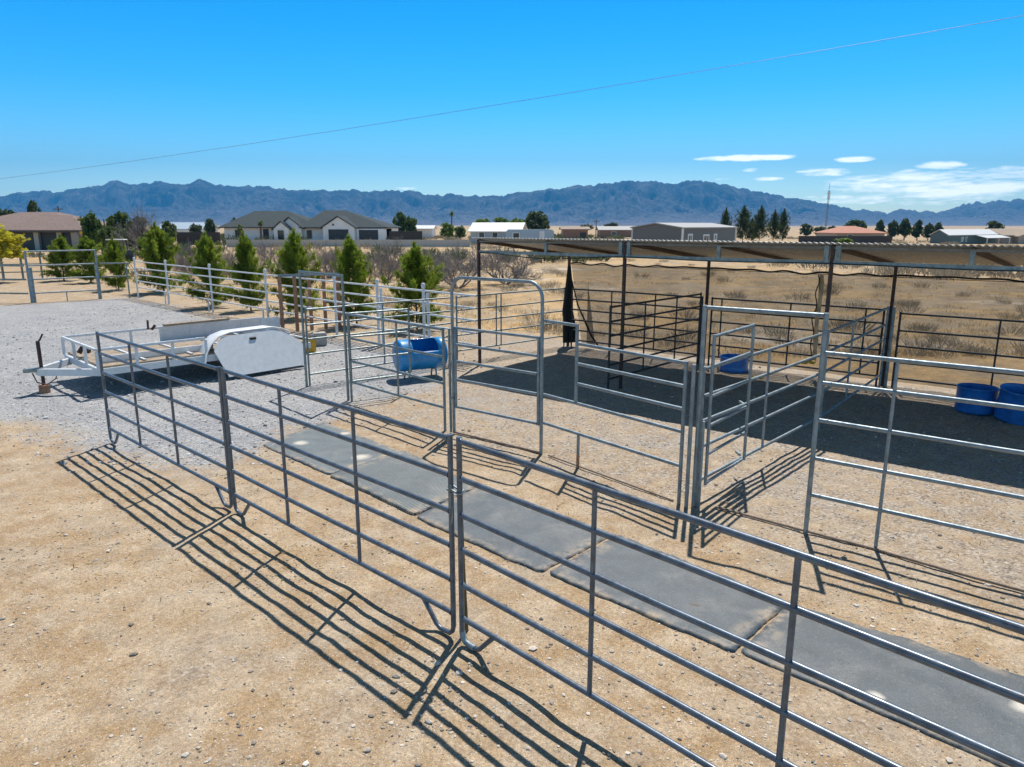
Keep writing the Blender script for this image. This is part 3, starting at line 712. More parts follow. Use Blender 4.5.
# ------------------------------------------------------------------ trailer
TA = Vector((-9.25, 14.43, 0)); TB = Vector((-7.6, 12.83, 0))
tx = Vector((.70, .714, 0)).normalized()          # towards the rear
TA2 = TB + Vector((-.714, .70, 0)) * 2.3
tr = empty('utility_trailer', TB, math.atan2(tx.y, tx.x), 'white flatbed utility trailer with rusty plank floor and boxed side fender', 'trailer')
W_, LT = 2.3, 4.35; fz, tz = .50, .86
def tb(nm, mats, *bars, bevel=.004):
    mb = MB()
    for (a_, b_, w_, h_) in bars: mb.bar(a_, b_, w_, h_)
    return mb.build(nm, mats, tr, bevel=bevel)
tb('chassis', M['trailer'], ((0, .05, fz - .06), (LT, .05, fz - .06), .07, .13), ((0, W_ - .05, fz - .06), (LT, W_ - .05, fz - .06), .07, .13), ((.03, .09, fz - .06), (.03, W_ - .09, fz - .06), .07, .13), ((LT - .03, .09, fz - .06), (LT - .03, W_ - .09, fz - .06), .07, .13), ((1.6, .09, fz - .08), (1.6, W_ - .09, fz - .08), .06, .08), ((3.2, .09, fz - .08), (3.2, W_ - .09, fz - .08), .06, .08))
tb('top_rail', M['trailer'], ((0, .04, tz), (2.0, .04, tz), .048, .048), bevel=.006)
tb('top_rail', M['trailer'], ((0, W_ - .04, tz), (LT, W_ - .04, tz), .048, .048), bevel=.006)
tb('top_rail', M['trailer'], ((0, .075, tz), (0, W_ - .075, tz), .048, .048), bevel=.006)
for x in (.0, .68, 1.35, 2.0): tb('stake_post', M['trailer'], ((x, .04, fz), (x, .04, tz - .03), .05, .05))
for x in (.0, 1.3, 2.6, 3.8, LT - .04): tb('stake_post', M['trailer'], ((x, W_ - .04, fz), (x, W_ - .04, tz - .03), .05, .05))
for y in (.75, 1.5): tb('stake_post', M['trailer'], ((0, y, fz), (0, y, tz - .03), .05, .05))
MB().box((3.35, W_ - .03, .70), (2.9, .02, .30)).build('side_sheet', M['trailer'], tr)
for k in range(8):
    y = .19 + k * .2745
    MB().box((LT / 2, y, fz + .025 + random.uniform(-.006, .006)), (LT - .12, .2715, .04), 0).build('floor_plank', M['wood'], tr, bevel=.004)
for x in (.85, 1.75, 2.65, 3.55, 4.4): tb('cross_slat', M['trailer'], ((x, .12, fz + .062), (x, W_ - .12, fz + .062), .05, .025))
tb('inner_rail', M['trailer'], ((.1, .42, fz + .11), (2.3, .42, fz + .11), .04, .12))
# tongue
hx = -.98
tb('tongue', M['trailer'], ((.1, .25, fz - .1), (hx + .25, W_ / 2 - .05, fz - .1), .07, .13), ((.1, W_ - .25, fz - .1), (hx + .25, W_ / 2 + .05, fz - .1), .07, .13))
MB().poly([(hx + .35, W_ / 2 - .1, fz - .09), (hx + .05, W_ / 2 - .05, fz - .09), (hx + .02, W_ / 2 - .03, fz - .09), (hx + .02, W_ / 2 + .03, fz - .09), (hx + .05, W_ / 2 + .05, fz - .09), (hx + .35, W_ / 2 + .1, fz - .09)], (0, 0, .07)).build('coupler', M['galv_dull'], tr, bevel=.012)
jk = MB().tube([(hx + .32, W_ / 2, .12), (hx + .32, W_ / 2, .62)], .032, 12).build('jack', M['rustpost'], tr)
MB().tube([(hx + .32, W_ / 2, .58), (hx + .32, W_ / 2, .98)], .034, 12).build('tube', M['rustpost'], jk)
MB().tube([(hx + .32, W_ / 2, .96), (hx + .36, W_ / 2, 1.0), (hx + .42, W_ / 2 + .02, 1.1)], .016, 8).build('crank', M['cable'], jk)
MB().box((hx + .32, W_ / 2, .06), (.16, .16, .16)).build('block', M['rust'], jk, bevel=.01)
MB().tube([(hx + .15, W_ / 2 - .06, fz - .1), (hx + .2, W_ / 2 - .1, .22), (hx + .35, W_ / 2 - .12, .16), (hx + .5, W_ / 2 - .12, .25), (hx + .56, W_ / 2 - .1, fz - .12)], .012, 6).build('safety_chain', M['rustpost'], tr)
MB().tube([(.06, W_ * .62, .62), (.14, W_ * .62, .74), (.2, W_ * .55, .66)], .05, 8).build('winch', M['rustpost'], tr)
MB().bar((1.65, W_ - .1, .86), (1.65, W_ - .12, 1.06), .03, .05).bar((1.72, W_ - .1, .84), (1.80, W_ - .12, .94), .05, .05).build('ratchet', M['rustpost'], tr)
# wheels and fender box on the near side
def wheel(x, y, s):
    R0 = .36; prof = [(.16, .07), (.2, .1), (.30, .11), (.345, .095), (R0, .05), (R0, -.05), (.345, -.095), (.30, -.11), (.2, -.1), (.16, -.07)]
    n = 28; mb = MB(); mb.add([(x + math.cos(2 * math.pi * j / n) * r_, y + yy, R0 + math.sin(2 * math.pi * j / n) * r_) for r_, yy in prof for j in range(n)], [(i * n + j, i * n + (j + 1) % n, (i + 1) * n + (j + 1) % n, (i + 1) * n + j) for i in range(len(prof) - 1) for j in range(n)], True)
    w = mb.build('wheel', M['tyre'], tr)
    MB().tube([(x, y - .06, R0), (x, y + .06, R0)], .19, 20).build('rim', M['trailer'], w)
# fender: measured corners on the photograph, converted to trailer space
iv = Matrix.LocRotScale(tr.location, tr.rotation_euler.to_quaternion(), None).inverted()
a0, a1 = iv @ G(229, 381, .02), iv @ G(306, 366, .02)
fy = (a0.y + a1.y) / 2
x0, x1 = a0.x, a1.x; XL = x1 - x0
wheel(x0 + XL * .29, fy + .60, 1); wheel(x0 + XL * .71, fy + .60, 1)
wheel(x0 + XL * .27, W_ + .22, 1); wheel(x0 + XL * .73, W_ + .22, 1)
sk = [(.06, .10), (-.02, .62), (.04, .74), (.13, .84), (.60, .99), (.80, .96), (.93, .78), (1.0, .60), (1.0, .10)]
sk = [(.05, .06), (-.03, .60), (.02, .74), (.10, .88), (.72, .93), (.86, .82), (1.0, .58), (1.02, .40), (1.0, .08)]
TLT = .50
skp = [(x0 + u * XL, fy + TLT * z, z * .95) for u, z in sk]
hub = [(x0 + XL * .42, .79)]
MB().poly(skp, (0, .022, 0)).build('fender_skirt', M['trailer'], tr, bevel=.004)
MB().tube([(x0 + XL * .40, fy + TLT * .775 + .010, .737), (x0 + XL * .47, fy + TLT * .775 + .010, .737)], .034, 10).build('skirt_slot', M['cable'], tr)
ar = [(-.16, .40), (-.12, .58), (-.04, .76), (.06, .90), (.2, .97), (.7, .985), (.82, .93), (.9, .84)]
top_ = [Vector((x0 + u * XL, TLT * z, z * .95 - .015)) for u, z in ar]; mb = MB(); n = len(top_)
vs = [v + Vector((0, fy + .02, 0)) for v in top_] + [v + Vector((0, max(fy + .42, -.02), 0)) for v in top_]
mb.add(vs, [(i, i + 1, n + i + 1, n + i) for i in range(n - 1)], True)
o_ = mb.build('fender_top', M['trailer'], tr); o_.modifiers.new('t', 'SOLIDIFY').thickness = .012
MB().tube([v + Vector((0, fy - .005, 0)) for v in top_], .018, 8).build('fender_lip', M['trailer'], tr)
print('FENDER', [round(v, 2) for v in (x0, x1, fy)])
# plank resting on the far rail
pl = empty('loose_plank', AT(196, 325, 17.6), math.atan2(tx.y, tx.x), 'long brown board resting on the far rail of the trailer', 'board')
c_ = tr.matrix_basis @ Vector((2.75, W_ - .03, .90)); pl.location = c_
MB().box((0, 0, .01), (1.5, .14, .04), R(1.5)).build('board', M['wood'], pl, bevel=.004)

# ------------------------------------------------------------------ white pipe fence and left gate
wp = [G(134, 259, 1.65), G(167, 262, 1.65), G(211, 266, 1.65), G(266, 272, 1.65), G(334, 279, 1.65), G(378, 284.3, 1.65), G(424, 289.5, 1.65), G(476, 296, 1.65)]
A_, B_ = Vector((wp[0].x, wp[0].y, 0)), Vector((-.80, 15.95, 0))
dd = (B_ - A_).normalized(); LW = (B_ - A_).length
wf = empty('pipe_fence', A_, math.atan2(dd.y, dd.x), 'white five-rail pipe fence crossing behind the trailer to the shelter', 'fence')
us = []
for px in (134, 167, 211, 266.5, 335.5, 378, 424):
    lo_, hi_ = 0.0, LW
    for _ in range(40):
        mid_ = (lo_ + hi_) / 2; q_ = A_ + dd * mid_; dep_ = q_.y * _c + (CH - .9) * _s
        if 512 + CF * q_.x / dep_ < px: lo_ = mid_
        else: hi_ = mid_
    us.append(mid_) 
for i, u in enumerate(us):
    MB().tube([(u, 0, -.05), (u, 0, 1.64)], .037, 12).build('post', M['white_pipe'], wf)
    MB().tube([(u, 0, 1.62), (u, 0, 1.66), (u, 0, 1.72), (u, 0, 1.735)], [.045, .054, .046, .015], 12).build('cap', M['white_pipe'], wf)
    if i in (1, 2, 3):
        for s_ in (-.16, .16): MB().tube([(u + s_, -.08, -.05), (u + s_, -.08, .42)], .026, 8).build('stub', M['white_pipe'], wf)
    if i in (5, 6): MB().tube([(u + .2, 0, -.05), (u + .16, 0, 1.5)], .04, 10).build('post', M['white_pipe'], wf)
for z in (1.55, 1.27, .99, .71, .43): MB().tube([(0, 0, z), (LW, 0, z)], .024, 8).build('rail', M['white_pipe'], wf)
# grey gate at the left
gp = [G(-80, 306), G(32, 302), G(101, 298), G(134, 297)]
def post_rail(name, label, p0, p1, levels, posts, mat, r, cat, group=None, ph=None):
    o, a, L = frame(p0, p1); e = empty(name, o, a, label, cat, group)
    for (u, h_, pr_) in posts: MB().tube([(u * L, 0, -.05), (u * L, 0, h_)], pr_, 10).build('post', mat, e)
    for z in levels: MB().tube([(0, 0, z), (L, 0, z)], r, 8).build('rail', mat, e)
    return e
post_rail('field_gate', 'grey pipe gate with raised top rail at the left of the gravel', gp[1], gp[2], [2.05, 1.48, .92, .35], [(0, 2.05, .045), (0.03, 1.4, .09), (.5, .35, .02), (1, 2.05, .045), (.985, 1.45, .06)], M['galv'], .03, 'gate')
post_rail('pipe_fence', 'grey three-rail fence section cut off by the left edge', (-24.5, 29.8), gp[1] - Vector((.12, 0, 0)), [1.48, .92, .35], [(0, 1.5, .05), (.5, 1.5, .05)], M['galv_dull'], .035, 'fence')
post_rail('pipe_fence', 'short grey fence section joining the gate and the white fence corner', gp[2] + Vector((.12, 0, 0)), gp[3] - Vector((.06, 0, 0)), [1.48, .92], [(.9, 1.5, .03)], M['galv_dull'], .033, 'fence')
q0, q1 = G(-20, 281), G(58, 279)
post_rail('pipe_fence', 'low pale fence beyond the left gate, beside the yellow tree', q0, q1, [1.35, .9, .45], [(0, 1.4, .06), (.3, 1.4, .07), (.55, 1.4, .06), (.8, 1.4, .05), (1, 1.7, .08)], M['galv_dull'], .03, 'fence')
# rusty bar rack, yellow box, concrete block behind the gate frame
c0, c1_ = G(283, 332), G(340, 328)
e = empty('bar_rack', c0, math.atan2((c1_ - c0).y, (c1_ - c0).x), 'rusty brown upright rack of five bars behind the white fender', 'rack')
Lr = (c1_ - c0).length
for k in range(5): MB().box((Lr * k / 4, 0, .82), (.10, .06, 1.64)).build('bar', M['rust'], e, bevel=.006)
MB().bar((-.05, -.045, 1.66), (Lr + .05, -.045, 1.66), .03, .07).build('top_bar', M['galv_dull'], e)
p = G(320, 345); MB().box((p.x, p.y, .16), (.34, .26, .34), .4).build('concrete_block', M['concrete'], bevel=.02); tag(bpy.data.objects['concrete_block'], 'pale concrete block on the gravel behind the left gate frame', 'block')
p = G(305, 352); e = empty('yellow_box', p, .5, 'yellow plastic box on the gravel behind the white fender', 'box')
MB().box((0, 0, .18), (.5, .34, .34)).build('body', M['yellow'], e, bevel=.02); MB().box((0, 0, .375), (.54, .38, .05)).build('lid', M['cable'], e, bevel=.01)

# ------------------------------------------------------------------ vegetation
def leaf_mesh(name, quads, tints, mats):
    V = [v for q in quads for v in q]; F = [(4 * i, 4 * i + 1, 4 * i + 2, 4 * i + 3) for i in range(len(quads))]
    me = bpy.data.meshes.new(name); me.from_pydata([tuple(v) for v in V], [], F)
    at = me.attributes.new('tint', 'FLOAT', 'POINT'); at.data.foreach_set('value', np.repeat(np.array(tints, np.float32), 4))
    me.materials.append(mats); return me
def rvec(r): 
    v = Vector((r.gauss(0, 1), r.gauss(0, 1), r.gauss(0, 1))); return v.normalized()
def blade(p, d, L, w, r):
    s = d.cross(rvec(r)).normalized() * w / 2
    return (p - s * .6, p + s * .6, p + d * L + s * .35, p + d * L - s * .35)
def pine_mesh(seed, n=420, per=9, blen=.055, bw=.010, fat=.5, gap=.25, low=.04):
    """unit-height upright young conifer: whorled branches rising outward, needle tufts along them"""
    r = random.Random(seed); Q = []; T = []; limbs = []
    nb = 70
    for b in range(nb):
        t = (b + r.random()) / nb; z0 = low + (1 - low) * t * .93
        prof = math.sin(min(1, (z0 + .22) / .42) * math.pi / 2) * (1 - z0) ** .85
        Lb = fat * prof * r.uniform(.55, 1.12) * .62; a = b * 2.4 + r.uniform(-.5, .5)
        rise = r.uniform(.35, .95) if z0 > .2 else r.uniform(.0, .5)
        d = Vector((math.cos(a), math.sin(a), rise)); base = Vector((0, 0, z0 * .95))
        tip = base + Vector((d.x * Lb, d.y * Lb, rise * Lb)); limbs.append((base, tip))
        tb_ = r.random()
        k = max(3, int(n / nb * (.5 + 1.2 * prof)))
        for j in range(k):
            s_ = r.uniform(.18, 1.05); c = base.lerp(tip, s_) + rvec(r) * .035 * (1.3 - s_ * .6)
            tt = min(1, max(0, tb_ * .5 + r.random() * .5)); up = Vector((d.x * .6, d.y * .6, .8)).normalized()
            for _ in range(per):
                dv = (up * .55 + rvec(r) * .85).normalized()
                Q.append(blade(c, dv, blen * r.uniform(.6, 1.25), bw * r.uniform(.7, 1.3), r)); T.append(min(1, max(0, tt + r.uniform(-.2, .2))))
    for j in range(14):
        c = Vector((r.gauss(0, .008), r.gauss(0, .008), .9 + j * .0068))
        for _ in range(per): Q.append(blade(c, (Vector((0, 0, 1)) + rvec(r) * .7).normalized(), blen * .9, bw, r)); T.append(r.random())
    tk = MB(); tk.tube([(0, 0, -.03), (.003, 0, .4), (0, .002, .93)], [.02, .013, .003], 7)
    for b_, t_ in limbs: tk.tube([b_, t_], [.005, .002], 4, cap=False)
    return Q, T, tk
def crown_mesh(seed, clumps=60, per=26, shape='round', leaf=.05):
    """unit crown (height 1, width ~1) of small leaf faces in clumps with gaps"""
    r = random.Random(seed); Q = []; T = []; C = []
    for i in range(clumps):
        while True:
            v = rvec(r) * r.random() ** .45
            if shape == 'tall': v = Vector((v.x * (.75 - .35 * v.z), v.y * (.75 - .35 * v.z), v.z))
            if shape == 'flat': v = Vector((v.x, v.y, v.z * .8 if v.z > 0 else v.z * .35))
            break
        c = Vector((v.x * .42, v.y * .42, .5 + v.z * .42)); C.append(c)
        tt = r.random(); rad = r.uniform(.06, .13)
        for _ in range(per):
            p = c + rvec(r) * rad * r.random() ** .4; nrm_ = rvec(r); a_ = nrm_.orthogonal().normalized(); b_ = nrm_.cross(a_)
            s_ = leaf * r.uniform(.5, 1.2)
            Q.append((p - a_ * s_ - b_ * s_ * .6, p + a_ * s_ - b_ * s_ * .6, p + a_ * s_ * .6 + b_ * s_ * .7, p - a_ * s_ * .6 + b_ * s_ * .7)); T.append(min(1, max(0, tt * .7 + r.random() * .3)))
    return Q, T, C
MESH = {}
def pine_variant(i, matkey='pine', **k):
    key = ('pine', i, matkey)
    if key not in MESH:
        Q, T, tk = pine_mesh(100 + i, **k)
        MESH[key] = (leaf_mesh('pine_crown', Q, T, M[matkey]), tk.mesh('pine_trunk', M['bark']))
    return MESH[key]
def crown_variant(i, matkey, shape, clumps=60, per=26, leaf=.05):
    key = ('crown', i, matkey, shape, clumps)
    if key not in MESH:
        Q, T, C = crown_mesh(300 + i, clumps, per, shape, leaf)
        tk = MB(); tk.tube([(0, 0, -.08), (.01, 0, .2), (0, 0, .5)], [.035, .028, .012], 7)
        for c in C[::5]: tk.tube([(0, 0, .22), (c.x * .4, c.y * .4, .22 + (c.z - .22) * .6), c], [.014, .01, .004], 5, cap=False)
        MESH[key] = (leaf_mesh('tree_crown', Q, T, M[matkey]), tk.mesh('tree_trunk', M['bark']))
    return MESH[key]
def put_tree(name, label, cat, loc, w, h, variant, rz, group, trunk=0.0):
    cm, tm = variant
    e = empty(name, loc, rz, label, cat, group)
    o = bpy.data.objects.new('crown', cm); COL.objects.link(o); o.parent = e; o.scale = (w, w, h * (1 - trunk)); o.location.z = h * trunk
    t_ = bpy.data.objects.new('trunk', tm); COL.objects.link(t_); t_.parent = e; t_.scale = (w, w, h)
    if trunk > .05:
        t2 = bpy.data.objects.new('trunk', tm); 
        o_ = MB().tube([(0, 0, -.1), (0.02, 0, h * trunk), (0, 0, h * .6)], [.03 * h, .024 * h, .01 * h], 8).build('trunk', M['bark'], e); COL.objects.unlink(t_); bpy.data.objects.remove(t_); bpy.data.objects.remove(t2)
    return e
gpine = 'young pines in a row behind the white fence'
YP = [  # px centre, base py, top py, width px, label
    (64, 281, 236, 30, 'young pine farthest left, between the yellow tree and the left gate post'),
    (91, 283, 237, 36, 'wide young pine just left of the right gate post of the grey gate'),
    (119, 290, 238, 26, 'slim young pine by the white fence corner post'),
    (164, 292, 223, 40, 'tall young pine right of the white fence corner, under the bare tree'),
    (212, 306, 232, 42, 'young pine directly behind the third white fence post'),
    (251, 310, 232, 36, 'young pine left of the fourth white fence post'),
    (297, 318, 230, 42, 'tall young pine behind the rusty bar rack'),
    (357, 325, 236, 46, 'young pine right of the tall left gate frame'),
    (417, 329, 243, 50, 'young pine nearest the shelter, above the blue barrel'),
]
for i, (px, bp_, tp_, wpx, lab) in enumerate(YP):
    b = G(px, bp_); top = AT(px, tp_, b.y); h = top.z + .05; wm = wpx * (b.y * 1.0) / CF
    v = pine_variant(i % 6, 'pine', n=1500, per=11, blen=.058, bw=.0135, fat=1.0)
    z0 = float(hgt(b.x, b.y))
    e = put_tree('young_pine', lab, 'pine tree', (b.x, b.y, z0), h * .5, h, v, i * 1.3, gpine)
    e.rotation_euler = (R(2.5 * math.sin(i * 2.3)), R(3 * math.cos(i * 1.7)), i * 1.3)
    for ch in kids(e): ch.scale = (wm * (1.15 + .12 * math.sin(i * 3.1)), wm * (1.2 + .1 * math.cos(i * 2.2)), h * .98)
# yellow tree at the left edge
b = G(2, 283); e = put_tree('yellow_tree', 'small bright yellow leafy tree at the left edge', 'tree', (b.x - .3, b.y, 0), 3.6, 3.4, crown_variant(1, 'yleaf', 'round', 70, 30, .045), .4, None, .25)

# bare shrubs
def bare_mesh(seed, spread=1.0, lv=5, fine=1.0):
    r = random.Random(seed); mb = MB()
    def grow(p, d, L, rad, k):
        q = p; pts = [p]
        for _ in range(3):
            d2 = (d + rvec(r) * .28 + Vector((0, 0, .04))).normalized(); q = q + d2 * L / 3; pts.append(q); d = d2
        if q.z < .02: return
        mb.tube(pts, [rad, rad * .9, rad * .78, rad * .6], 4 if k < 3 else 3, cap=False)
        if k <= 0: return
        for _ in range(r.choice((3, 3, 4))):
            nd = (d + rvec(r) * .75 * spread).normalized()
            if nd.z < -.25: nd.z *= -.5
            grow(pts[r.choice((1, 2, 3))] if r.random() < .45 else q, nd, L * r.uniform(.58, .85), rad * .6, k - 1)
    for j in range(7):
        a = j * .9 + r.random(); grow(Vector((math.cos(a) * .03, math.sin(a) * .03, 0)), Vector((math.cos(a) * .9, math.sin(a) * .9, r.uniform(.45, 1.2))).normalized(), .30, .018 * fine, lv)
    return mb.mesh('bare_branches', M['twig'])
BM = [bare_mesh(s) for s in (11, 12, 13)]
BS = [(458, 288, 238, 92, 'large grey leafless shrub behind the side fence, left of the shelter post'),
      (506, 284, 240, 84, 'grey leafless shrub under the left end of the shelter roof'),
      (430, 286, 242, 56, 'grey leafless shrub between the last young pine and the shelter'),
      (388, 280, 234, 58, 'grey leafless shrub showing between the last two young pines'),
      (330, 278, 236, 46, 'grey leafless shrub between the bar rack pine and the next pine'),
      (275, 276, 236, 42, 'grey leafless shrub left of the pine behind the bar rack'),
      (236, 284, 240, 30, 'grey leafless shrub between the pines at the third and fourth white posts'),
      (188, 276, 236, 30, 'grey leafless shrub right of the tall pine under the bare tree')]
for i, (px, bp_, tp_, wpx, lab) in enumerate(BS):
    b = G(px, bp_); h = AT(px, tp_, b.y).z; wm = wpx * b.y / CF
    o = bpy.data.objects.new('bare_shrub', BM[i % 3]); COL.objects.link(o); bb = o.bound_box
    bw = max(bb[6][0] - bb[0][0], .1); bh = max(bb[6][2], .1)
    o.location = (b.x, b.y, 0); o.rotation_euler = (0, 0, i * 1.7); o.scale = (wm / bw * 1.1, wm / bw * 1.1, h / bh)
    tag(o, lab, 'shrub', 'grey leafless shrubs')
b = AT(143, 250, 70); o = bpy.data.objects.new('bare_tree', bare_mesh(31, .6, 5, .7)); COL.objects.link(o)
bb = o.bound_box; o.location = (b.x, 70, 0); hh = AT(143, 201, 70).z; o.scale = (5.0 / (bb[6][0] - bb[0][0]),) * 2 + (hh / bb[6][2],)
tag(o, 'tall grey bare tree rising above the pines on the left', 'tree')

# low scrub and dry grass in the field: uncountable ground cover
def scrub(name, label, n, sample, hmin, hmax, matkey, seed, per=14, wide=1.3, leafw=.16):
    r = random.Random(seed); Q = []; T = []
    for _ in range(n):
        x, y = sample(r); h = r.uniform(hmin, hmax); z = float(hgt(x, y)); tt = r.random()
        for _ in range(per):
            a = r.uniform(0, 6.28); rr_ = h * wide * r.random() ** .6 * .6
            p = Vector((x + math.cos(a) * rr_, y + math.sin(a) * rr_, z - .02 + h * .45 * r.random() * max(0, 1 - rr_ / (h * wide))))
            d = (Vector((math.cos(a) * .6, math.sin(a) * .6, .9)) + rvec(r) * .45).normalized()
            Q.append(blade(p, d, h * r.uniform(.35, .65), h * leafw * r.uniform(.6, 1.3), r)); T.append(min(1, max(0, tt * .6 + r.random() * .4)))
    o = bpy.data.objects.new(name, leaf_mesh(name, Q, T, M[matkey])); COL.objects.link(o); return tag(o, label, kind='stuff')
def samp_field(r, near=1.0, ymax=190):
    while True:
        y = 17 + (ymax - 17) * r.random() ** 2.0; x = r.uniform(-.85, .95) * (y + 3)
        f = float(field_mask(np.array(x), np.array(y)))
        if f > .6 and x > (-2 if y < 26 else -14 if y < 40 else -30) and float(fbm(np.array(x / 9), np.array(y / 9), 3, 77)) > .40: return x, y
scrub('dry_grass', 'dry golden grass and straw covering the field behind the shelter', 3600, lambda r: samp_field(r, ymax=120), .08, .26, 'drygrass', 5, 16, 1.8, .10)
scrub('sagebrush', 'low grey sagebrush dotted over the dry field', 330, lambda r: samp_field(r, ymax=210), .25, .62, 'sage', 6, 150, 1.25, .035)
def samp_weeds(r):
    while True:
        px = r.uniform(30, 470); b = G(px, r.uniform(268, 350))
        if poly_sd(np.array([b.x]), np.array([b.y]), GRAVEL)[0] < -.6 and b.y > 15.6 - (b.x + .74) * 1.02 + 1.0: return b.x, b.y
scrub('dry_weeds', 'dry straw weeds behind the white fence', 500, samp_weeds, .08, .22, 'drygrass', 8, 14, 1.8, .10)

def samp_brush(r):
    while True:
        y = 42 + 190 * r.random() ** 1.3; px = r.uniform(-40, 1060); x = (px - 512) / CF * y
        if float(fbm(np.array(x / 16), np.array(y / 16), 3, 88)) > (.44 if px < 640 else .52): return x, y
scrub('distant_brush', 'grey-brown desert brush filling the land around the far houses', 700, samp_brush, .5, 1.25, 'sage', 16, 70, 1.5, .09)
def samp_green(r):
    while True:
        y = 60 + 150 * r.random(); px = r.uniform(40, 620); x = (px - 512) / CF * y
        if float(fbm(np.array(x / 20), np.array(y / 20), 3, 99)) > .56: return x, y
scrub('green_brush', 'low green bushes scattered between the far houses', 230, samp_green, .8, 2.1, 'greyleaf', 17, 110, 1.0, .10)
# far trees: px, base py, top py, width px, depth, kind
def far_tree(px, top, wpx, Yd, key, shape, label, group, trunk=.12, name='tree', i=0, zbase=0):
    b = AT(px, 230, Yd); h = AT(px, top, Yd).z - zbase; w = wpx * Yd / CF
    z0 = float(hgt(b.x, Yd)) - .05
    return put_tree(name, label, 'tree', (b.x, Yd, z0), w * 1.12, h - z0, crown_variant(i % 3, key, shape, 70, 24, .05), px * .7, group, trunk)
gt = 'trees around the far houses'
FT = [(10, 204, 26, 130, 'dpine', 'flat', 'dark tree tops behind the tile roof, at the far left edge'),
      (37, 199, 15, 130, 'dpine', 'round', 'round dark tree standing above the ridge of the tiled house'),
      (92, 208, 26, 85, 'leaf', 'tall', 'leafy green tree right of the tiled house'),
      (100, 219, 12, 75, 'leaf', 'tall', 'small dark green tree in front of the leafy one beside the tiled house'),
      (120, 210, 26, 88, 'leaf', 'round', 'broad green tree left of the tall bare tree'),
      (82, 214, 20, 96, 'leaf', 'round', 'green tree overlapping the right end of the brown tiled roof'),
      (110, 221, 24, 74, 'leaf', 'flat', 'low spreading green tree behind the utility cart'),
      (138, 215, 26, 80, 'greyleaf', 'round', 'grey-green tree at the foot of the tall bare tree'),
      (150, 228, 24, 50, 'greyleaf', 'round', 'low grey-green bushy tree behind the tall young pine'),
      (210, 217, 11, 150, 'dpine', 'round', 'small round dark tree left of the white house with grey roof'),
      (168, 220, 16, 105, 'leaf', 'round', 'green tree between the tall bare tree and the dark fence'),
      (196, 222, 13, 155, 'greyleaf', 'round', 'grey-green tree behind the dark fence on the left'),
      (236, 216, 9, 160, 'dpine', 'round', 'dark tree peeping over the left end of the grey roof'),
      (400, 211, 16, 170, 'leaf', 'round', 'dark green tree right of the white house, left one of a joined pair'),
      (411, 214, 14, 168, 'leaf', 'round', 'dark green tree right of the white house, right one of a joined pair'),
      (378, 219, 14, 190, 'leaf', 'flat', 'low trees behind the right end of the grey roof'),
      (447, 222, 16, 160, 'bright', 'round', 'bright green bush under the lone palm'),
      (460, 224, 12, 150, 'leaf', 'round', 'green bush beside the white-roofed building'),
      (484, 216, 20, 210, 'bright', 'flat', 'bright green tree clump behind the white roof, left'),
      (501, 215, 20, 210, 'bright', 'flat', 'bright green tree clump behind the white roof, middle'),
      (518, 215, 20, 205, 'bright', 'flat', 'bright green tree clump behind the white roof, next to the big dark tree'),
      (538, 209, 25, 190, 'dpine', 'round', 'big dark tree standing above the blue trailer'),
      (612, 221, 16, 240, 'greyleaf', 'flat', 'low grey-green trees behind the brown sheds, left'),
      (586, 222, 14, 250, 'greyleaf', 'flat', 'low grey-green trees behind the brown sheds near the blue trailer'),
      (855, 217, 22, 230, 'dpine', 'flat', 'dark spreading tree left behind the red-roofed house'),
      (806, 223, 14, 250, 'dpine', 'round', 'dark tree just left of the radio mast'),
      (820, 225, 12, 250, 'dpine', 'round', 'small dark tree at the foot of the radio mast'),
      (832, 225, 10, 245, 'dpine', 'round', 'small dark tree right of the radio mast'),
      (880, 219, 12, 220, 'dpine', 'tall', 'dark tree right behind the red-roofed house'),
      (893, 218, 14, 215, 'dpine', 'tall', 'dark conifer in the clump right of the red roof, leftmost'),
      (905, 217, 15, 215, 'dpine', 'tall', 'dark conifer in the clump right of the red roof, second'),
      (918, 219, 14, 212, 'dpine', 'tall', 'dark conifer in the clump right of the red roof, third'),
      (929, 221, 13, 210, 'dpine', 'tall', 'dark conifer in the clump right of the red roof, fourth'),
      (938, 221, 12, 208, 'dpine', 'tall', 'dark conifer left of the teal building'),
      (994, 220, 18, 215, 'dpine', 'round', 'dark round tree right of the teal building'),
      (845, 236, 18, 120, 'bright', 'flat', 'low bright green bush in front of the red-roofed house')]
for i, (px, top, w, Yd, key, shape, lab) in enumerate(FT):
    far_tree(px, top, w, Yd, key, shape, lab, gt, .1, 'broadleaf_tree' if key != 'dpine' else 'dark_tree', i)
# tall thin pines right of the grey barn
gp_ = 'tall pines right of the grey barn'
for i, (px, base, top, w, lab) in enumerate(((725, 240, 209, 11, 'pine at the right corner of the grey barn'), (743, 241, 207, 16, 'fullest pine of the row, second from the grey barn'), (760, 242, 207, 13, 'tallest dark pine of the row, third from the grey barn'), (774, 242, 211, 12, 'narrow pine with bare lower trunk, fourth from the grey barn'), (783, 242, 210, 11, 'sparse pale pine at the right end of the row'), (752, 238, 219, 12, 'short yellowish pine squeezed between the second and third tall pines'))):
    Yd = 128 + i * 2; b = AT(px, 230, Yd); h = AT(px, top, Yd).z; wm = w * Yd / CF
    v = pine_variant(i % 3, 'dpine', n=520, per=8, blen=.085, bw=.02, fat=1.0, low=.16)
    z0 = float(hgt(b.x, Yd)) - .05; h -= z0; e = put_tree('tall_pine', lab, 'pine tree', (b.x, Yd, z0), wm, h, v, i, gp_)
    for ch in kids(e): ch.scale = (wm * 1.5, wm * 1.5, h)
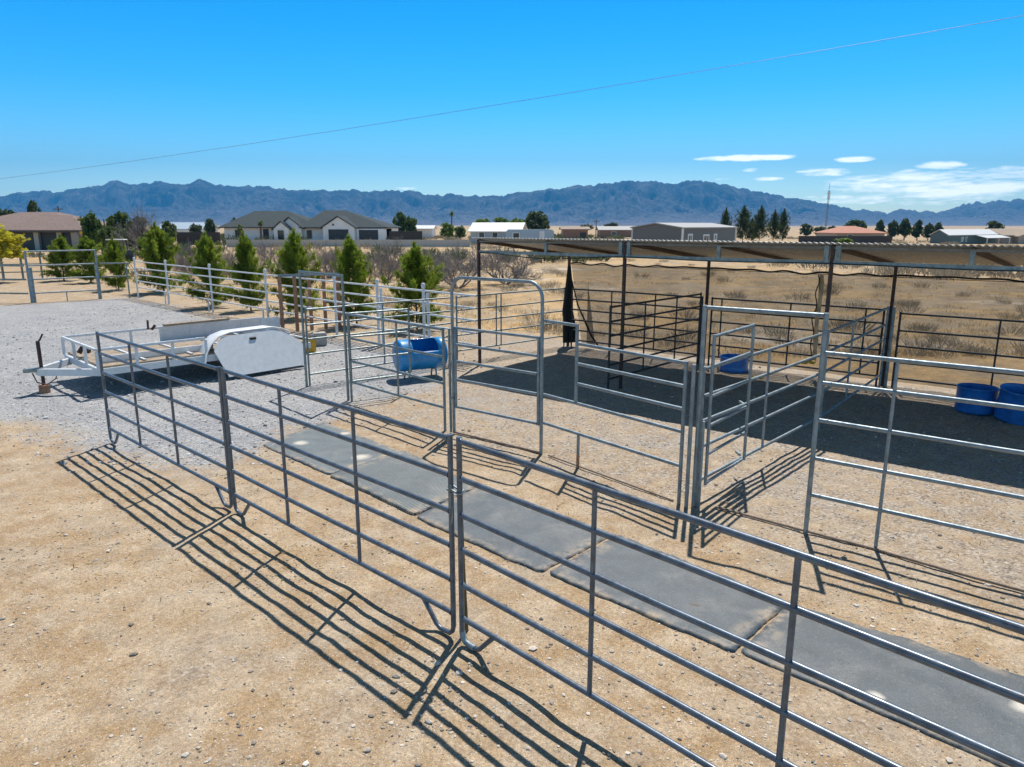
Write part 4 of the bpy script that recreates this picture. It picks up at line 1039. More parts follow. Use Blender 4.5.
# palms
def palm(px, top, wpx, Yd, lab, i):
    b = AT(px, 230, Yd); h = AT(px, top, Yd).z; w = wpx * Yd / CF / 2
    e = empty('palm_tree', (b.x, Yd, 0), i, lab, 'palm tree')
    MB().tube([(0, 0, -.1), (.05, 0, h * .5), (0, 0, h - w * .7)], [.24, .17, .15], 8).build('trunk', M['bark'], e)
    r = random.Random(i); Q = []; T = []
    for k in range(46):
        a = r.uniform(0, 6.28); el = r.uniform(-.7, 1.3); L_f = w * r.uniform(.8, 1.1); p = Vector((0, 0, h - w * .75))
        for s_ in range(5):
            d = Vector((math.cos(a) * math.cos(el), math.sin(a) * math.cos(el), math.sin(el))); q_ = p + d * L_f / 5
            sd_ = d.cross(Vector((0, 0, 1))).normalized() * w * (.16 - .024 * s_)
            Q.append((p - sd_, p + sd_, q_ + sd_ * .85, q_ - sd_ * .85)); T.append(r.random()); p = q_; el -= .28
    o = bpy.data.objects.new('fronds', leaf_mesh('fronds', Q, T, M['leaf'])); COL.objects.link(o); o.parent = e
palm(452, 210, 8, 190, 'lone tall palm standing left of the white-roofed building', 3)
palm(261, 219, 9, 112, 'small palm in front of the white house with grey roof', 4)
palm(240, 223, 13, 108, 'bushy short palm at the left front corner of the white house', 5)

# ------------------------------------------------------------------ buildings
def bmat(n, c, **k): M[n] = plain(n, c, **k); return M[n]
bmat('stucco', (.86, .86, .86), var=.08, scale=1.2, bump=.1); bmat('stucco_tan', (.42, .35, .29), var=.1, scale=1.5); bmat('stone_grey', (.36, .34, .32), var=.25, scale=3)
def tile(n, c, sc=3.0):
    t = NT(n); p = world_pos(t)
    w = t.n('ShaderNodeTexWave', wave_type='BANDS', bands_direction='Z'); w.inputs['Scale'].default_value = 2.2 * sc / 3; t.l(p, w.inputs['Vector'])
    cc = t.ramp(t.noise(3, 5, .7, p), [(.3, tuple(k * .75 for k in c)), (.7, tuple(k * 1.2 for k in c))])
    cc = t.mix(.35, cc, t.ramp(w.outputs['Fac'], [(.2, .6), (.6, 1.1)]), 'MULTIPLY')
    t.b.inputs['Specular IOR Level'].default_value = .12
    M[n] = t.set(cc, .95, 0, t.bump(w.outputs['Fac'], .3, .05)); return M[n]
tile('tile_brown', (.235, .18, .16)); tile('tile_grey', (.066, .082, .088)); tile('tile_red', (.52, .27, .2)); tile('tile_tan', (.38, .31, .25))
bmat('fascia', (.07, .055, .05)); bmat('door_dark', (.035, .04, .045), rough=.5); bmat('barn_grey', (.16, .165, .165), var=.08); bmat('barn_roof', (.34, .345, .34), var=.06)
bmat('white_roof', (.62, .62, .61), var=.05, rough=.5); bmat('teal', (.09, .15, .155), var=.12); bmat('brick', (.30, .17, .12), var=.2); bmat('pale_blue', (.38, .47, .56), var=.08, rough=.45)
bmat('trim_white', (.78, .78, .77), var=.05); bmat('bluegrey_wall', (.42, .47, .52), var=.08); bmat('dark_wall', (.055, .045, .04), var=.2); bmat('blockwall', (.5, .47, .43), var=.1)
t = NT('window_glass'); M['glass'] = t.set((.03, .04, .05), .12); t.b.inputs['Specular IOR Level'].default_value = .6
def local(e, v): return v - e.location
def bbox_part(e, nm, mat, x0, x1, y0, y1, z0, z1, bevel=0):
    return MB().box(((x0 + x1) / 2, (y0 + y1) / 2, (z0 + z1) / 2), (x1 - x0, y1 - y0, z1 - z0)).build(nm, mat, e, bevel=bevel)
def hip(e, nm, mat, x0, x1, y0, y1, ze, zr, rx0, rx1, ry=None, th=.18):
    ry = (y0 + y1) / 2 if ry is None else ry
    vs = [(x0, y0, ze), (x1, y0, ze), (x1, y1, ze), (x0, y1, ze), (rx0, ry, zr), (rx1, ry, zr)] + [(x0, y0, ze - th), (x1, y0, ze - th), (x1, y1, ze - th), (x0, y1, ze - th)]
    fs = [(0, 1, 5, 4), (1, 2, 5), (2, 3, 4, 5), (3, 0, 4), (9, 8, 7, 6), (0, 6, 7, 1), (1, 7, 8, 2), (2, 8, 9, 3), (3, 9, 6, 0)]
    return MB().add(vs, fs).build(nm, mat, e)
def gable_y(e, nm, mat, wm, x0, x1, y0, y1, zw, zp, over=.4, th=.2):
    """gable facing -Y with ridge along Y; wall gable plus roof slabs"""
    xm = (x0 + x1) / 2
    MB().poly([(x0, y0, 0), (x1, y0, 0), (x1, y0, zw), (xm, y0, zp), (x0, y0, zw)], (0, y1 - y0, 0)).build('wall', wm, e)
    k = (zp - zw) / (xm - x0); mb = MB()
    a_ = [(x0 - over, y0 - over, zw - over * k + .03), (xm, y0 - over, zp + .03), (x1 + over, y0 - over, zw - over * k + .03)]
    u = [(p[0], p[1], p[2] + th) for p in a_]
    return mb.poly([a_[0], a_[1], a_[2], u[2], u[1], u[0]], (0, y1 - y0 + over, 0)).build(nm, mat, e)
def win(e, x0, x1, z0, z1, y, mat=None, frame=True, nm='window'):
    f = bbox_part(e, nm, M['trim_white'] if frame else M['door_dark'], x0 - .1, x1 + .1, y - .06, y + .02, z0 - .1, z1 + .1)
    bbox_part(f, 'pane', mat or M['glass'], x0, x1, y - .08, y - .05, z0, z1)
def gdoor(e, x0, x1, z1, y):
    f = bbox_part(e, 'garage_door', M['door_dark'], x0, x1, y - .05, y + .02, 0, z1)
# tiled house at the left
Yh = 92; S = Yh / CF
def hx(px, Y_): return AT(px, 230, Y_).x
e = empty('tiled_house', (hx(40, Yh), Yh, 0), 0, 'single-storey house with brown tiled hip roof and dark garage doors, far left', 'house'); ox = e.location.x
def X(px, Y_=None): return hx(px, Y_ or Yh) - ox
bbox_part(e, 'wall', M['stone_grey'], X(-60), X(79), .6, 12, 0, 2.5)
bbox_part(e, 'wing_wall', M['stucco_tan'], X(73), X(84), -.6, 8, 0, 2.5)
hip(e, 'roof', M['tile_brown'], X(2), X(90), -1.1, 11, 2.5, 4.35, X(18), X(50))
hip(e, 'roof', M['tile_brown'], X(-90), X(50), 2, 22, 2.45, 4.9, X(-40), X(2))
bbox_part(e, 'fascia', M['fascia'], X(3), X(89), -1.14, -1.0, 2.2, 2.34)
for a_, b_ in ((13, 32), (37, 55), (60, 72)): gdoor(e, X(a_), X(b_), 2.15, .58)
for px in (10, 34.5, 57.5): bbox_part(e, 'pillar', M['blockwall'], X(px) - .3, X(px) + .3, .1, .7, 0, 2.3)
bbox_part(e, 'pillar', M['stone_grey'], X(80) - .2, X(80) + .2, -1.0, -.7, 0, 2.2)
tag(bbox_part(None, 'patio_canopy', M['yellow'], hx(84, 90), hx(93, 90), 89, 91, 2.0, 2.35), 'small orange canopy at the right end of the tiled house', 'canopy')
# white house with grey roof
Yh = 130
e = empty('white_house', (hx(305, Yh), Yh, 0), 0, 'long white house with dark grey hip roof, gables and two garage doors', 'house'); ox = e.location.x
zE = AT(300, 227, Yh).z
bbox_part(e, 'wall', M['stucco'], X(223), X(386), .5, 14, 0, zE - .05)
hip(e, 'roof', M['tile_grey'], X(220), X(322), -.8, 15, zE, AT(300, 211, 138).z, X(258, 138), X(290, 138))
hip(e, 'roof', M['tile_grey'], X(300), X(389), -1.0, 15, zE - .04, AT(338, 210.5, 138).z, X(326, 138), X(348, 138))
gable_y(e, 'gable_roof', M['tile_grey'], M['stucco'], X(326), X(357), -2.2, 7, zE - .05, AT(341, 217, 128).z)
gable_y(e, 'gable_roof', M['tile_grey'], M['stucco'], X(280), X(303), -1.0, 7, zE - .05, AT(291, 218, 129).z)
gable_y(e, 'porch_roof', M['tile_grey'], M['stucco'], X(278), X(293), -2.4, 2, zE - .3, AT(286, 222, 127.6).z, .3)
bbox_part(e, 'wing_wall', M['stucco'], X(357.5), X(386), -1.0, 6, 0, zE - .3)
gdoor(e, X(331.5), X(351), 2.35, -2.22); gdoor(e, X(360), X(379), 2.25, -1.02)
win(e, X(335.5), X(337.5), 3.0, 3.3, -2.21); win(e, X(311), X(307), .9, 2.2, .49) if False else win(e, X(306), X(311), .7, 2.2, .48)
win(e, X(262.5), X(267), .1, 2.3, .48, frame=False, nm='door'); win(e, X(274), X(278), .4, 2.3, .48, frame=False); win(e, X(282), X(288), .1, 2.2, -2.41)
win(e, X(234), X(240), .9, 2.2, .48)
# low garden wall and dark wall beside it
o = bbox_part(None, 'garden_wall', M['blockwall'], hx(225, 105), hx(470, 105), 105, 105.3, 0, 1.0); tag(o, 'long low pale block wall in front of the white house', 'wall')
o = bbox_part(None, 'dark_fence', M['dark_wall'], hx(176, 115), hx(219, 115), 115, 115.3, 0, 2.0); tag(o, 'dark solid fence left of the white house', 'fence')
o = bbox_part(None, 'dark_fence', M['dark_wall'], hx(389, 122), hx(422, 122), 122, 122.3, 0, 2.1); tag(o, 'dark solid fence right of the white house', 'fence')
# pale building left, behind the dark fence
def simple_gable(name, lab, px0, px1, Yd, zw, zp, dep, wmat, rmat, axis='x', cat='building', over=.5, group=None):
    e = empty(name, (hx((px0 + px1) / 2, Yd), Yd, 0), 0, lab, cat, group)
    w = (hx(px1, Yd) - hx(px0, Yd)) / 2
    if axis == 'x':
        MB().poly([(-w, 0, 0), (-w, dep, 0), (-w, dep, zw), (-w, dep / 2, zp), (-w, 0, zw)], (2 * w, 0, 0)).build('wall', wmat, e)
        k = (zp - zw) / (dep / 2)
        a_ = [(-w - over, -over, zw - over * k + .03), (-w - over, dep / 2, zp + .03), (-w - over, dep + over, zw - over * k + .03)]; u = [(p[0], p[1], p[2] + .15) for p in a_]
        MB().poly([a_[0], a_[1], a_[2], u[2], u[1], u[0]], (2 * w + 2 * over, 0, 0)).build('roof', rmat, e)
    else: gable_y(e, 'roof', rmat, wmat, -w, w, 0, dep, zw, zp, over, .15)
    return e, w
e, w = simple_gable('far_shed', 'pale shed with blue-grey roof behind the dark fence on the left', 158, 204, 170, AT(0, 229, 170).z, AT(0, 223, 170).z, 8, M['stucco'], M['pale_blue'])
win(e, -2, -1, 1, 2, -.02)
e, w = simple_gable('far_shed', 'low pale house with flat roof behind the dark fence, right of the white house', 392, 432, 175, AT(0, 229, 175).z, AT(0, 226, 175).z, 8, M['stucco'], M['white_roof'])
win(e, 0, 1.2, .8, 2, -.02)
# white-roofed building: gable end on the left, long side on the right
Yw = 118
e = empty('white_roofed_building', (hx(495, Yw), Yw, 0), R(-8), 'pale grey building with bright white gable roof, behind the shelter post', 'building')
w = (hx(520, Yw) - hx(470, Yw)) / 2; zw, zp = AT(0, 231, Yw).z, AT(0, 223.5, Yw).z
MB().poly([(-w, 0, 0), (-w, 8, 0), (-w, 8, zw), (-w, 4, zp), (-w, 0, zw)], (2 * w, 0, 0)).build('wall', M['bluegrey_wall'], e)
a_ = [(-w - .4, -.5, zw - .2), (-w - .4, 4, zp + .03), (-w - .4, 8.5, zw - .2)]; u = [(p[0], p[1], p[2] + .15) for p in a_]
MB().poly([a_[0], a_[1], a_[2], u[2], u[1], u[0]], (2 * w + .8, 0, 0)).build('roof', M['white_roof'], e)
for x in (-2.6, -.4, 2.0): win(e, x, x + .8, .9, 1.9, -.01)
# stock trailers / sheds
e = empty('travel_trailer', (hx(530, 100), 100, 0), 0, 'long pale blue box trailer parked right of the white-roofed building', 'trailer')
w = (hx(554, 100) - hx(506, 100)) / 2
MB().poly([(-w, 0, .6), (w, 0, .6), (w, 0, 2.25), (w - .3, 0, 2.5), (-w + .3, 0, 2.5), (-w, 0, 2.25)], (0, 2.4, 0)).build('body', M['pale_blue'], e)
for x in (-.9, .3):
    MB().tube([(x, -.05, .42), (x, .25, .42)], .42, 16).build('wheel', M['tyre'], e)
win(e, -2.3, -1.5, 1.4, 2.0, -.01); win(e, 1.4, 1.9, .75, 2.2, -.01, M['trim_white'])
e, w = simple_gable('brown_shed', 'low brown shed with pale flat roof right of the blue trailer', 563, 588, 150, AT(0, 229.5, 150).z, AT(0, 227.5, 150).z, 5, M['brick'], M['tile_tan']); gdoor(e, .9, 2.2, 1.6, -.01)
e, w = simple_gable('brown_shed', 'long low brown building with grey roof left of the grey barn', 600, 632, 185, AT(0, 230, 185).z, AT(0, 227, 185).z, 6, M['brick'], M['barn_roof']); win(e, -1, 0, .6, 1.4, -.01)
# grey barn: gable end turned to the left, long side to the right
Yb = 88
cL, cM, cR = AT(632, 240, 92), AT(682, 240, 84), AT(735, 240, 96)
cL.z = cM.z = cR.z = 0
e = empty('grey_barn', cM, 0, 'dark grey metal barn with white-trimmed doors and low gable roof', 'barn')
vL = cL - cM; vR = cR - cM; zw = AT(682, 228.5, 84).z; zp = AT(656, 224, 88).z
mid = vL / 2; up = lambda v, z: Vector((v[0], v[1], z))
MB().poly([Vector((0, 0, 0)), vL, up(vL, zw), up(mid, zp), Vector((0, 0, zw))], vR).build('wall', M['barn_grey'], e)
on_ = -vL.normalized() * .25; ov = -vR.normalized() * .3
k_ = (zp - zw) / (vL.length / 2) * .25
A1 = up(on_ + ov, zw - k_ + .03); A2 = up(mid + ov, zp + .03); A3 = up(vL - on_ + ov, zw - k_ + .03)
MB().poly([A1, A2, A3, A3 + Vector((0, 0, .13)), A2 + Vector((0, 0, .13)), A1 + Vector((0, 0, .13))], vR * 1.0 - ov * 2).build('roof', M['barn_roof'], e)
tR = vR.normalized(); nR = Vector((tR.y, -tR.x, 0)); angR = math.atan2(tR.y, tR.x)
MB().box((nR.x * .03, nR.y * .03, zw / 2), (.22, .22, zw)).build('corner_trim', M['trim_white'], e)
MB().box((vR.x + nR.x * .03, vR.y, zw / 2), (.18, .18, zw)).build('corner_trim', M['trim_white'], e); MB().box((vL.x, vL.y, zw / 2), (.18, .18, zw)).build('corner_trim', M['trim_white'], e)
LRr = vR.length
for (f0, f1, z0, z1, nm) in ((.09, .17, .0, 2.1, 'door'), (.36, .47, .0, 2.0, 'glass_door'), (.56, .62, 1.15, 2.05, 'window')):
    c_ = tR * LRr * (f0 + f1) / 2 + nR * .03
    f = MB().box((c_.x, c_.y, (z0 + z1) / 2), (LRr * (f1 - f0), .08, z1 - z0), angR).build(nm, M['trim_white'], e)
    c_ += nR * .04; MB().box((c_.x, c_.y, (z0 + z1) / 2), (LRr * (f1 - f0) - .5, .06, z1 - z0 - .45), angR).build('pane', M['glass'], f)
    c_ += nR * .03; MB().box((c_.x, c_.y, (z0 + z1) / 2), (.10, .05, z1 - z0 - .3), angR).build('mullion', M['trim_white'], f)
# red roofed house, its wall
e = empty('red_roofed_house', (hx(863, 165), 165, 0), 0, 'house with low red tiled hip roof behind a dark hedge wall, right of the mast', 'house'); ox = hx(863, 165)
def X(px): return hx(px, 165) - ox
bbox_part(e, 'wall', M['stucco_tan'], X(839), X(887), .8, 12, -1.6, AT(0, 233, 165).z); hip(e, 'roof', M['tile_red'], X(837), X(889), 0, 13, AT(0, 233, 165).z, AT(0, 226, 170).z, X(856), X(868)); win(e, X(850), X(854), .4, 1.0, .78)
e = empty('red_roofed_house', (hx(842, 190), 190, 0), 0, 'tiny red roof peak showing left of the larger red-roofed house', 'house')
hip(e, 'roof', M['tile_red'], -1.4, 1.4, 0, 4, AT(0, 232, 190).z, AT(0, 228, 190).z, -.2, .2); bbox_part(e, 'wall', M['stucco_tan'], -1.2, 1.2, .3, 3.7, -1.8, AT(0, 232, 190).z - .1)
o = bbox_part(None, 'dark_fence', M['dark_wall'], hx(800, 150), hx(893, 150), 150, 150.4, -1.4, .9); tag(o, 'long dark brown fence in front of the red-roofed house', 'fence')
# teal building
def oblique(e, cL, cM, cR, zw, zp, wm, rm, over=.3):
    """barn with its gable end between cL and cM and its long side between cM and cR (all at base level)"""
    vL = cL - cM; vR = cR - cM; mid = vL / 2; up = lambda v, z: Vector((v[0], v[1], z))
    MB().poly([Vector((0, 0, 0)), vL, up(vL, zw), up(mid, zp), Vector((0, 0, zw))], vR).build('wall', wm, e)
    on_ = -vL.normalized() * over; ov = -vR.normalized() * over
    k_ = (zp - zw) / (vL.length / 2) * over
    A1 = up(on_ + ov, zw - k_ + .03); A2 = up(mid + ov, zp + .03); A3 = up(vL - on_ + ov, zw - k_ + .03); d_ = Vector((0, 0, .13))
    MB().poly([A1, A2, A3, A3 + d_, A2 + d_, A1 + d_], vR - ov * 2).build('roof', rm, e)
    return vL, vR
cM = AT(948, 240, 160); cL = AT(930, 240, 167); cR = AT(996, 240, 172); zb = float(hgt(cM.x, cM.y)) - .05
for c_ in (cL, cM, cR): c_.z = zb
e = empty('teal_building', cM, 0, 'long teal barn with bright white roof, twin white doors and a porch', 'barn')
zw, zp = AT(0, 235.2, 160).z - zb, AT(0, 230, 166).z - zb
vL, vR = oblique(e, cL, cM, cR, zw, zp, M['teal'], M['white_roof'], .4)
tL = vL.normalized(); nL = Vector((tL.y, -tL.x, 0)); nL = nL if nL.y < 0 else -nL; tR = vR.normalized(); nR = Vector((tR.y, -tR.x, 0))
for f_ in (.27, .73):
    c_ = vL * f_ + nL * .05; f = MB().box((c_.x, c_.y, .85), (1.35, .08, 1.6), math.atan2(tL.y, tL.x)).build('door', M['trim_white'], e)
    c_ += nL * .05; MB().box((c_.x, c_.y, .8), (1.0, .05, 1.2), math.atan2(tL.y, tL.x)).build('panel', M['bluegrey_wall'], f)
a0_ = math.atan2(tR.y, tR.x); LR_ = vR.length
for f_, w_, m_ in ((.28, .9, 'bluegrey_wall'), (.36, .7, 'glass')):
    c_ = tR * LR_ * f_ + nR * .04; f = MB().box((c_.x, c_.y, 1.0), (w_, .08, 1.1), a0_).build('window', M['trim_white'], e); c_ += nR * .05; MB().box((c_.x, c_.y, 1.0), (w_ - .25, .04, .85), a0_).build('pane', M[m_], f)
q_ = [tR * LR_ * .52 + nR * .42, tR * LR_ * 1.03 + nR * .42, tR * LR_ * 1.03 + nR * 2.8, tR * LR_ * .52 + nR * 2.8]
zz_ = [zw - .2, zw - .2, zw - .75, zw - .75]
MB().poly([Vector((p.x, p.y, z)) for p, z in zip(q_, zz_)], (0, 0, .1)).build('porch_roof', M['white_roof'], e)
for f_ in (.53, .78, 1.02):
    c_ = tR * LR_ * f_ + nR * 2.7; MB().box((c_.x, c_.y, (zw - .75) / 2), (.16, .16, zw - .77)).build('porch_post', M['trim_white'], e)
# house at the right edge
zb = float(hgt(hx(1030, 175), 175)) - .05
e, w = simple_gable('tan_house', 'tan house with brown gable roofs at the right edge, beyond the teal barn', 1004, 1060, 175, AT(0, 235.5, 175).z - zb, AT(0, 229.5, 175).z - zb, 12, M['stucco_tan'], M['tile_tan'])
gable_y(e, 'gable_roof', M['tile_tan'], M['stucco_tan'], -w + 2.5, -w + 8, -2, 4, AT(0, 236, 173).z - .1 - zb, AT(0, 232, 173).z - zb, .4, .15); win(e, -w + 4, -w + 5.6, .8, 1.8, -2.02); e.location.z = zb
# utility cart on the left
e = empty('utility_cart', AT(118, 243, 62), R(15), 'dark utility cart with pale roof standing under the trees on the left', 'cart'); e.location.z = 0
bbox_part(e, 'body', M['door_dark'], -1.2, 1.2, -.6, .6, .4, 1.0, .06); bbox_part(e, 'roof', M['trim_white'], -.8, .6, -.6, .6, 1.85, 1.92)
for x in (-.75, .55):
    for y in (-.55, .55): MB().tube([(x, y, 1.0), (x * .95, y, 1.85)], .03, 6).build('roof_post', M['cable'], e)
for x in (-.8, .8):
    for y in (-.62, .5): MB().tube([(x, y, .33), (x, y + .14, .33)], .33, 14).build('wheel', M['tyre'], e)
bbox_part(e, 'seat', M['cable'], -.3, .1, -.5, .5, 1.0, 1.45, .05)
# radio mast and poles
def pole(px, top, Yd, r_, lab, name='utility_pole', bands=False, arm=False):
    b = AT(px, 230, Yd); h = AT(px, top, Yd).z; e = empty(name, (b.x, Yd, 0), 0, lab, 'mast' if bands else 'pole')
    if not bands:
        MB().tube([(0, 0, -.2), (0, 0, h)], [r_, r_ * .7], 8).build('shaft', M['bark'], e)
        if arm: MB().box((0, 0, h - .5), (1.6, .12, .12)).build('crossarm', M['bark'], e)
        return
    mb = MB(); w = r_
    for k in range(3):
        a_ = k * 2.094; mb.tube([(w * math.cos(a_), w * math.sin(a_), -.2), (w * math.cos(a_), w * math.sin(a_), h * .86)], .05, 5)
    N_ = 22
    for j in range(N_):
        for k in range(3):
            a_, b_ = (k + j) * 2.094, (k + 1 + j) * 2.094; z0, z1 = h * .86 * j / N_, h * .86 * (j + 1) / N_
            mb.tube([(w * math.cos(a_), w * math.sin(a_), z0), (w * math.cos(b_), w * math.sin(b_), z1)], .03, 4, cap=False)
    mb.build('lattice', M['galv_dull'], e); MB().tube([(0, 0, h * .84), (0, 0, h)], .05, 6).build('whip', M['galv_dull'], e)
    for z in (.78, .70): MB().tube([(0, 0, h * z), (0, 0, h * z + .8)], .5, 8).build('antenna_drum', M['trim_white'], e)
pole(825.5, 183, 240, .28, 'tall thin lattice radio mast against the clouds', 'radio_mast', True)
pole(596, 219, 170, .12, 'wooden pole among the brown sheds', arm=True); pole(61, 206, 120, .14, 'wooden pole right above the tiled house roof', arm=True); pole(473, 228, 60, .06, 'short dark post left of the white-roofed building') if False else None
pole(105, 219, 70, .08, 'thin grey pole between the green trees and the cart')
# power line across the sky
a_, b_ = AT(-60, 186, 95), AT(1090, 4, 38); pts = []
for i in range(33):
    u = i / 32; p = a_.lerp(b_, u); p.z -= 1.15 * 4 * u * (1 - u) * .5; pts.append(p)
MB().tube(pts, .014, 6).build('power_line', M['wire']); tag(bpy.data.objects['power_line'], 'single thin power line sweeping across the blue sky', 'cable')

# ------------------------------------------------------------------ mountains
SIL = [(-260, 202), (-120, 199), (0, 195), (20, 192), (40, 191), (60, 192), (80, 188), (100, 184), (115, 180), (130, 182), (145, 183), (160, 178.8), (172, 183), (185, 183), (200, 176.5), (212, 183), (230, 184), (250, 184), (270, 186), (290, 188), (310, 190), (330, 190), (350, 189), (370, 190), (390, 191), (410, 190), (430, 193), (450, 194), (470, 196), (490, 196), (505, 193), (520, 192), (540, 189), (560, 188), (580, 186), (600, 183), (620, 181), (640, 180), (655, 179), (668, 181), (678, 182), (690, 180), (700, 180), (712, 181), (725, 184), (740, 187), (760, 191), (780, 195), (800, 197), (820, 202), (840, 206), (860, 210), (875, 211), (887, 213), (900, 209), (926, 210), (937, 211.5), (950, 209), (962, 204), (975, 201), (985, 203), (996, 200), (1024, 200), (1100, 197), (1280, 201)]
sx = np.array([s[0] for s in SIL], float); sy = np.array([s[1] for s in SIL], float)
YR = 7000.0; NU, NVv = 1400, 150
pu = np.linspace(-260, 1280, NU); ridge = np.array([AT(p, np.interp(p, sx, sy), YR).z for p in pu])
ridge = ridge + (fbm(pu / 9, pu * 0, 4, 50) - .5) * 34 + (1 - np.abs(2 * fbm(pu / 6, pu * 0 + 3, 3, 52) - 1) - .6) * 26
vv = np.concatenate([np.linspace(0, 1, NVv), [1.06, 1.16, 1.3]])
U, Vv = np.meshgrid(np.arange(NU), vv)
PX = pu[U]; RZ = ridge[U]
YY = 4300 + (YR - 4300) * Vv; XX = (PX - 512) / CF * (YY / YR * 1.0) * YR * 1.0 * (1 / _c) 
XX = (PX - 512) / CF * YR * (.55 + .45 * Vv) * 1.0 / 1.0
# keep ridge where the picture has it
XR = np.array([AT(p, np.interp(p, sx, sy), YR).x for p in pu]); XX = XR[U] * (.72 + .28 * Vv)
wob = (fbm(XX / 900, YY / 900, 4, 61) - .5)
rg = 1 - np.abs(2 * fbm((XX + wob * 1600 + (YY - 5600) * .35 * np.sin(XX / 1300)) / 520, YY / 900, 5, 62) - 1)
rg2 = 1 - np.abs(2 * fbm((XX + wob * 700 - YY * .3) / 210, (YY + XX * .2) / 260, 4, 63) - 1)
rg3 = 1 - np.abs(2 * fbm(XX / 60, YY / 130, 3, 64) - 1)
prof = .10 * sstep(0, .5, Vv) + .90 * sstep(.28, 1.0, Vv) ** 1.35
tap = np.clip((1 - Vv) * 4.5, .05, 1) * sstep(.12, .5, Vv)
ZZ = RZ * prof * (1 - tap * (1.0 * (1 - rg) + .85 * (1 - rg2) + .25 * (1 - rg3))) 
ZZ = np.where(Vv > 1, RZ * (1 - (Vv - 1) * 2.5), ZZ) - 3
co = np.stack([XX, YY, ZZ], -1).reshape(-1, 3); nv = len(vv); idx = np.arange(NU * nv).reshape(nv, NU)
q = np.stack([idx[:-1, :-1], idx[:-1, 1:], idx[1:, 1:], idx[1:, :-1]], -1).reshape(-1, 4)
me = bpy.data.meshes.new('mountains'); me.from_pydata(co.tolist(), [], q.tolist()); me.polygons.foreach_set('use_smooth', [True] * len(q)); me.update()
t = NT('desert_mountain'); p = world_pos(t)
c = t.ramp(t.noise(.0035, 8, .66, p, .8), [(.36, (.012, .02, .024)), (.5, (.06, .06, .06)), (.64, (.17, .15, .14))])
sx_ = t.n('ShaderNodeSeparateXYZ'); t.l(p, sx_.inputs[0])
c = t.mix(t.ramp(t.math('MULTIPLY', sx_.outputs[2], .0033), [(.03, .9), (.28, .5), (1.0, 0.0)]), c, (.25, .215, .215))  # paler low down: alluvial fan soil, with some base haze put into the colour
c = t.mix(.5, c, t.ramp(t.noise(.03, 5, .75, p), [(.35, .55), (.65, 1.35)]), 'MULTIPLY')
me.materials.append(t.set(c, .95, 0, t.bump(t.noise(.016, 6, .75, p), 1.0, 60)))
o = bpy.data.objects.new('mountains', me); COL.objects.link(o); tag(o, 'long rugged desert mountain range along the horizon', kind='structure')

# ------------------------------------------------------------------ haze
HAZE_D = 1.12e-4
hb = MB().box((0, 4600, 448), (25000, 11600, 900)).build('haze', None); tag(hb, kind='stuff')
m = bpy.data.materials.new('haze_air'); m.use_nodes = True; nt = m.node_tree
for n_ in list(nt.nodes):
    if n_.type == 'BSDF_PRINCIPLED': nt.nodes.remove(n_)
pv = nt.nodes.new('ShaderNodeVolumePrincipled'); pv.inputs['Color'].default_value = (.075, .47, 1.0, 1); pv.inputs['Density'].default_value = HAZE_D; pv.inputs['Anisotropy'].default_value = 0.0
nt.links.new(pv.outputs[0], [n_ for n_ in nt.nodes if n_.type == 'OUTPUT_MATERIAL'][0].inputs['Volume'])
hb.data.materials.clear(); hb.data.materials.append(m)

# ------------------------------------------------------------------ sky, sun
SUN_EL, SUN_AZ = 60.8, 15.5
w = bpy.data.worlds.new('World'); SC.world = w; w.use_nodes = True; nt = w.node_tree
class WT(NT):
    def __init__(s, nt): s.t = nt
T_ = WT(nt); bg = nt.nodes['Background']
sky = nt.nodes.new('ShaderNodeTexSky'); sky.sky_type = 'NISHITA'; sky.sun_disc = False; sky.sun_elevation = R(SUN_EL); sky.sun_rotation = R(SUN_AZ)
sky.altitude = 800; sky.air_density = 1.0; sky.dust_density = .35; sky.ozone_density = 3.0
hs_ = nt.nodes.new('ShaderNodeHueSaturation'); hs_.inputs['Saturation'].default_value = 1.5; hs_.inputs['Value'].default_value = 1.0; nt.links.new(sky.outputs[0], hs_.inputs['Color'])
tc = nt.nodes.new('ShaderNodeTexCoord'); sep = nt.nodes.new('ShaderNodeSeparateXYZ'); nt.links.new(tc.outputs['Generated'], sep.inputs[0])
az = T_.math('ARCTAN2', sep.outputs[0], sep.outputs[1]); el = T_.math('ARCSINE', sep.outputs[2])
cmb = nt.nodes.new('ShaderNodeCombineXYZ'); nt.links.new(T_.math('MULTIPLY', az, 1.0), cmb.inputs[0]); nt.links.new(T_.math('MULTIPLY', el, 5.5), cmb.inputs[1])
n1 = T_.noise(16, 8, .66, cmb.outputs[0], .4); n2 = T_.noise(42, 5, .6, cmb.outputs[0], .3)
def azel(x, y):
    d = Vector(ray(x, y)).normalized(); return math.atan2(d.x, d.y), math.asin(d.z)
CL = [(748, 158, 62, 4.2, 1.0), (853, 159, 26, 4.0, .85), (942, 165, 32, 5.5, 1.0), (826, 172, 36, 5.5, .85), (750, 170, 12, 2.6, .5), (765, 179, 22, 2.6, .7), (935, 187, 180, 22, .62), (905, 178, 90, 7, .75), (985, 188, 75, 9, .85), (880, 186, 60, 6, .7), (900, 197, 150, 10, .4), (1010, 172, 50, 9, .4), (1080, 180, 80, 16, .7), (405, 188, 14, 2.2, .5), (722, 179, 14, 2, .35)]
acc = None
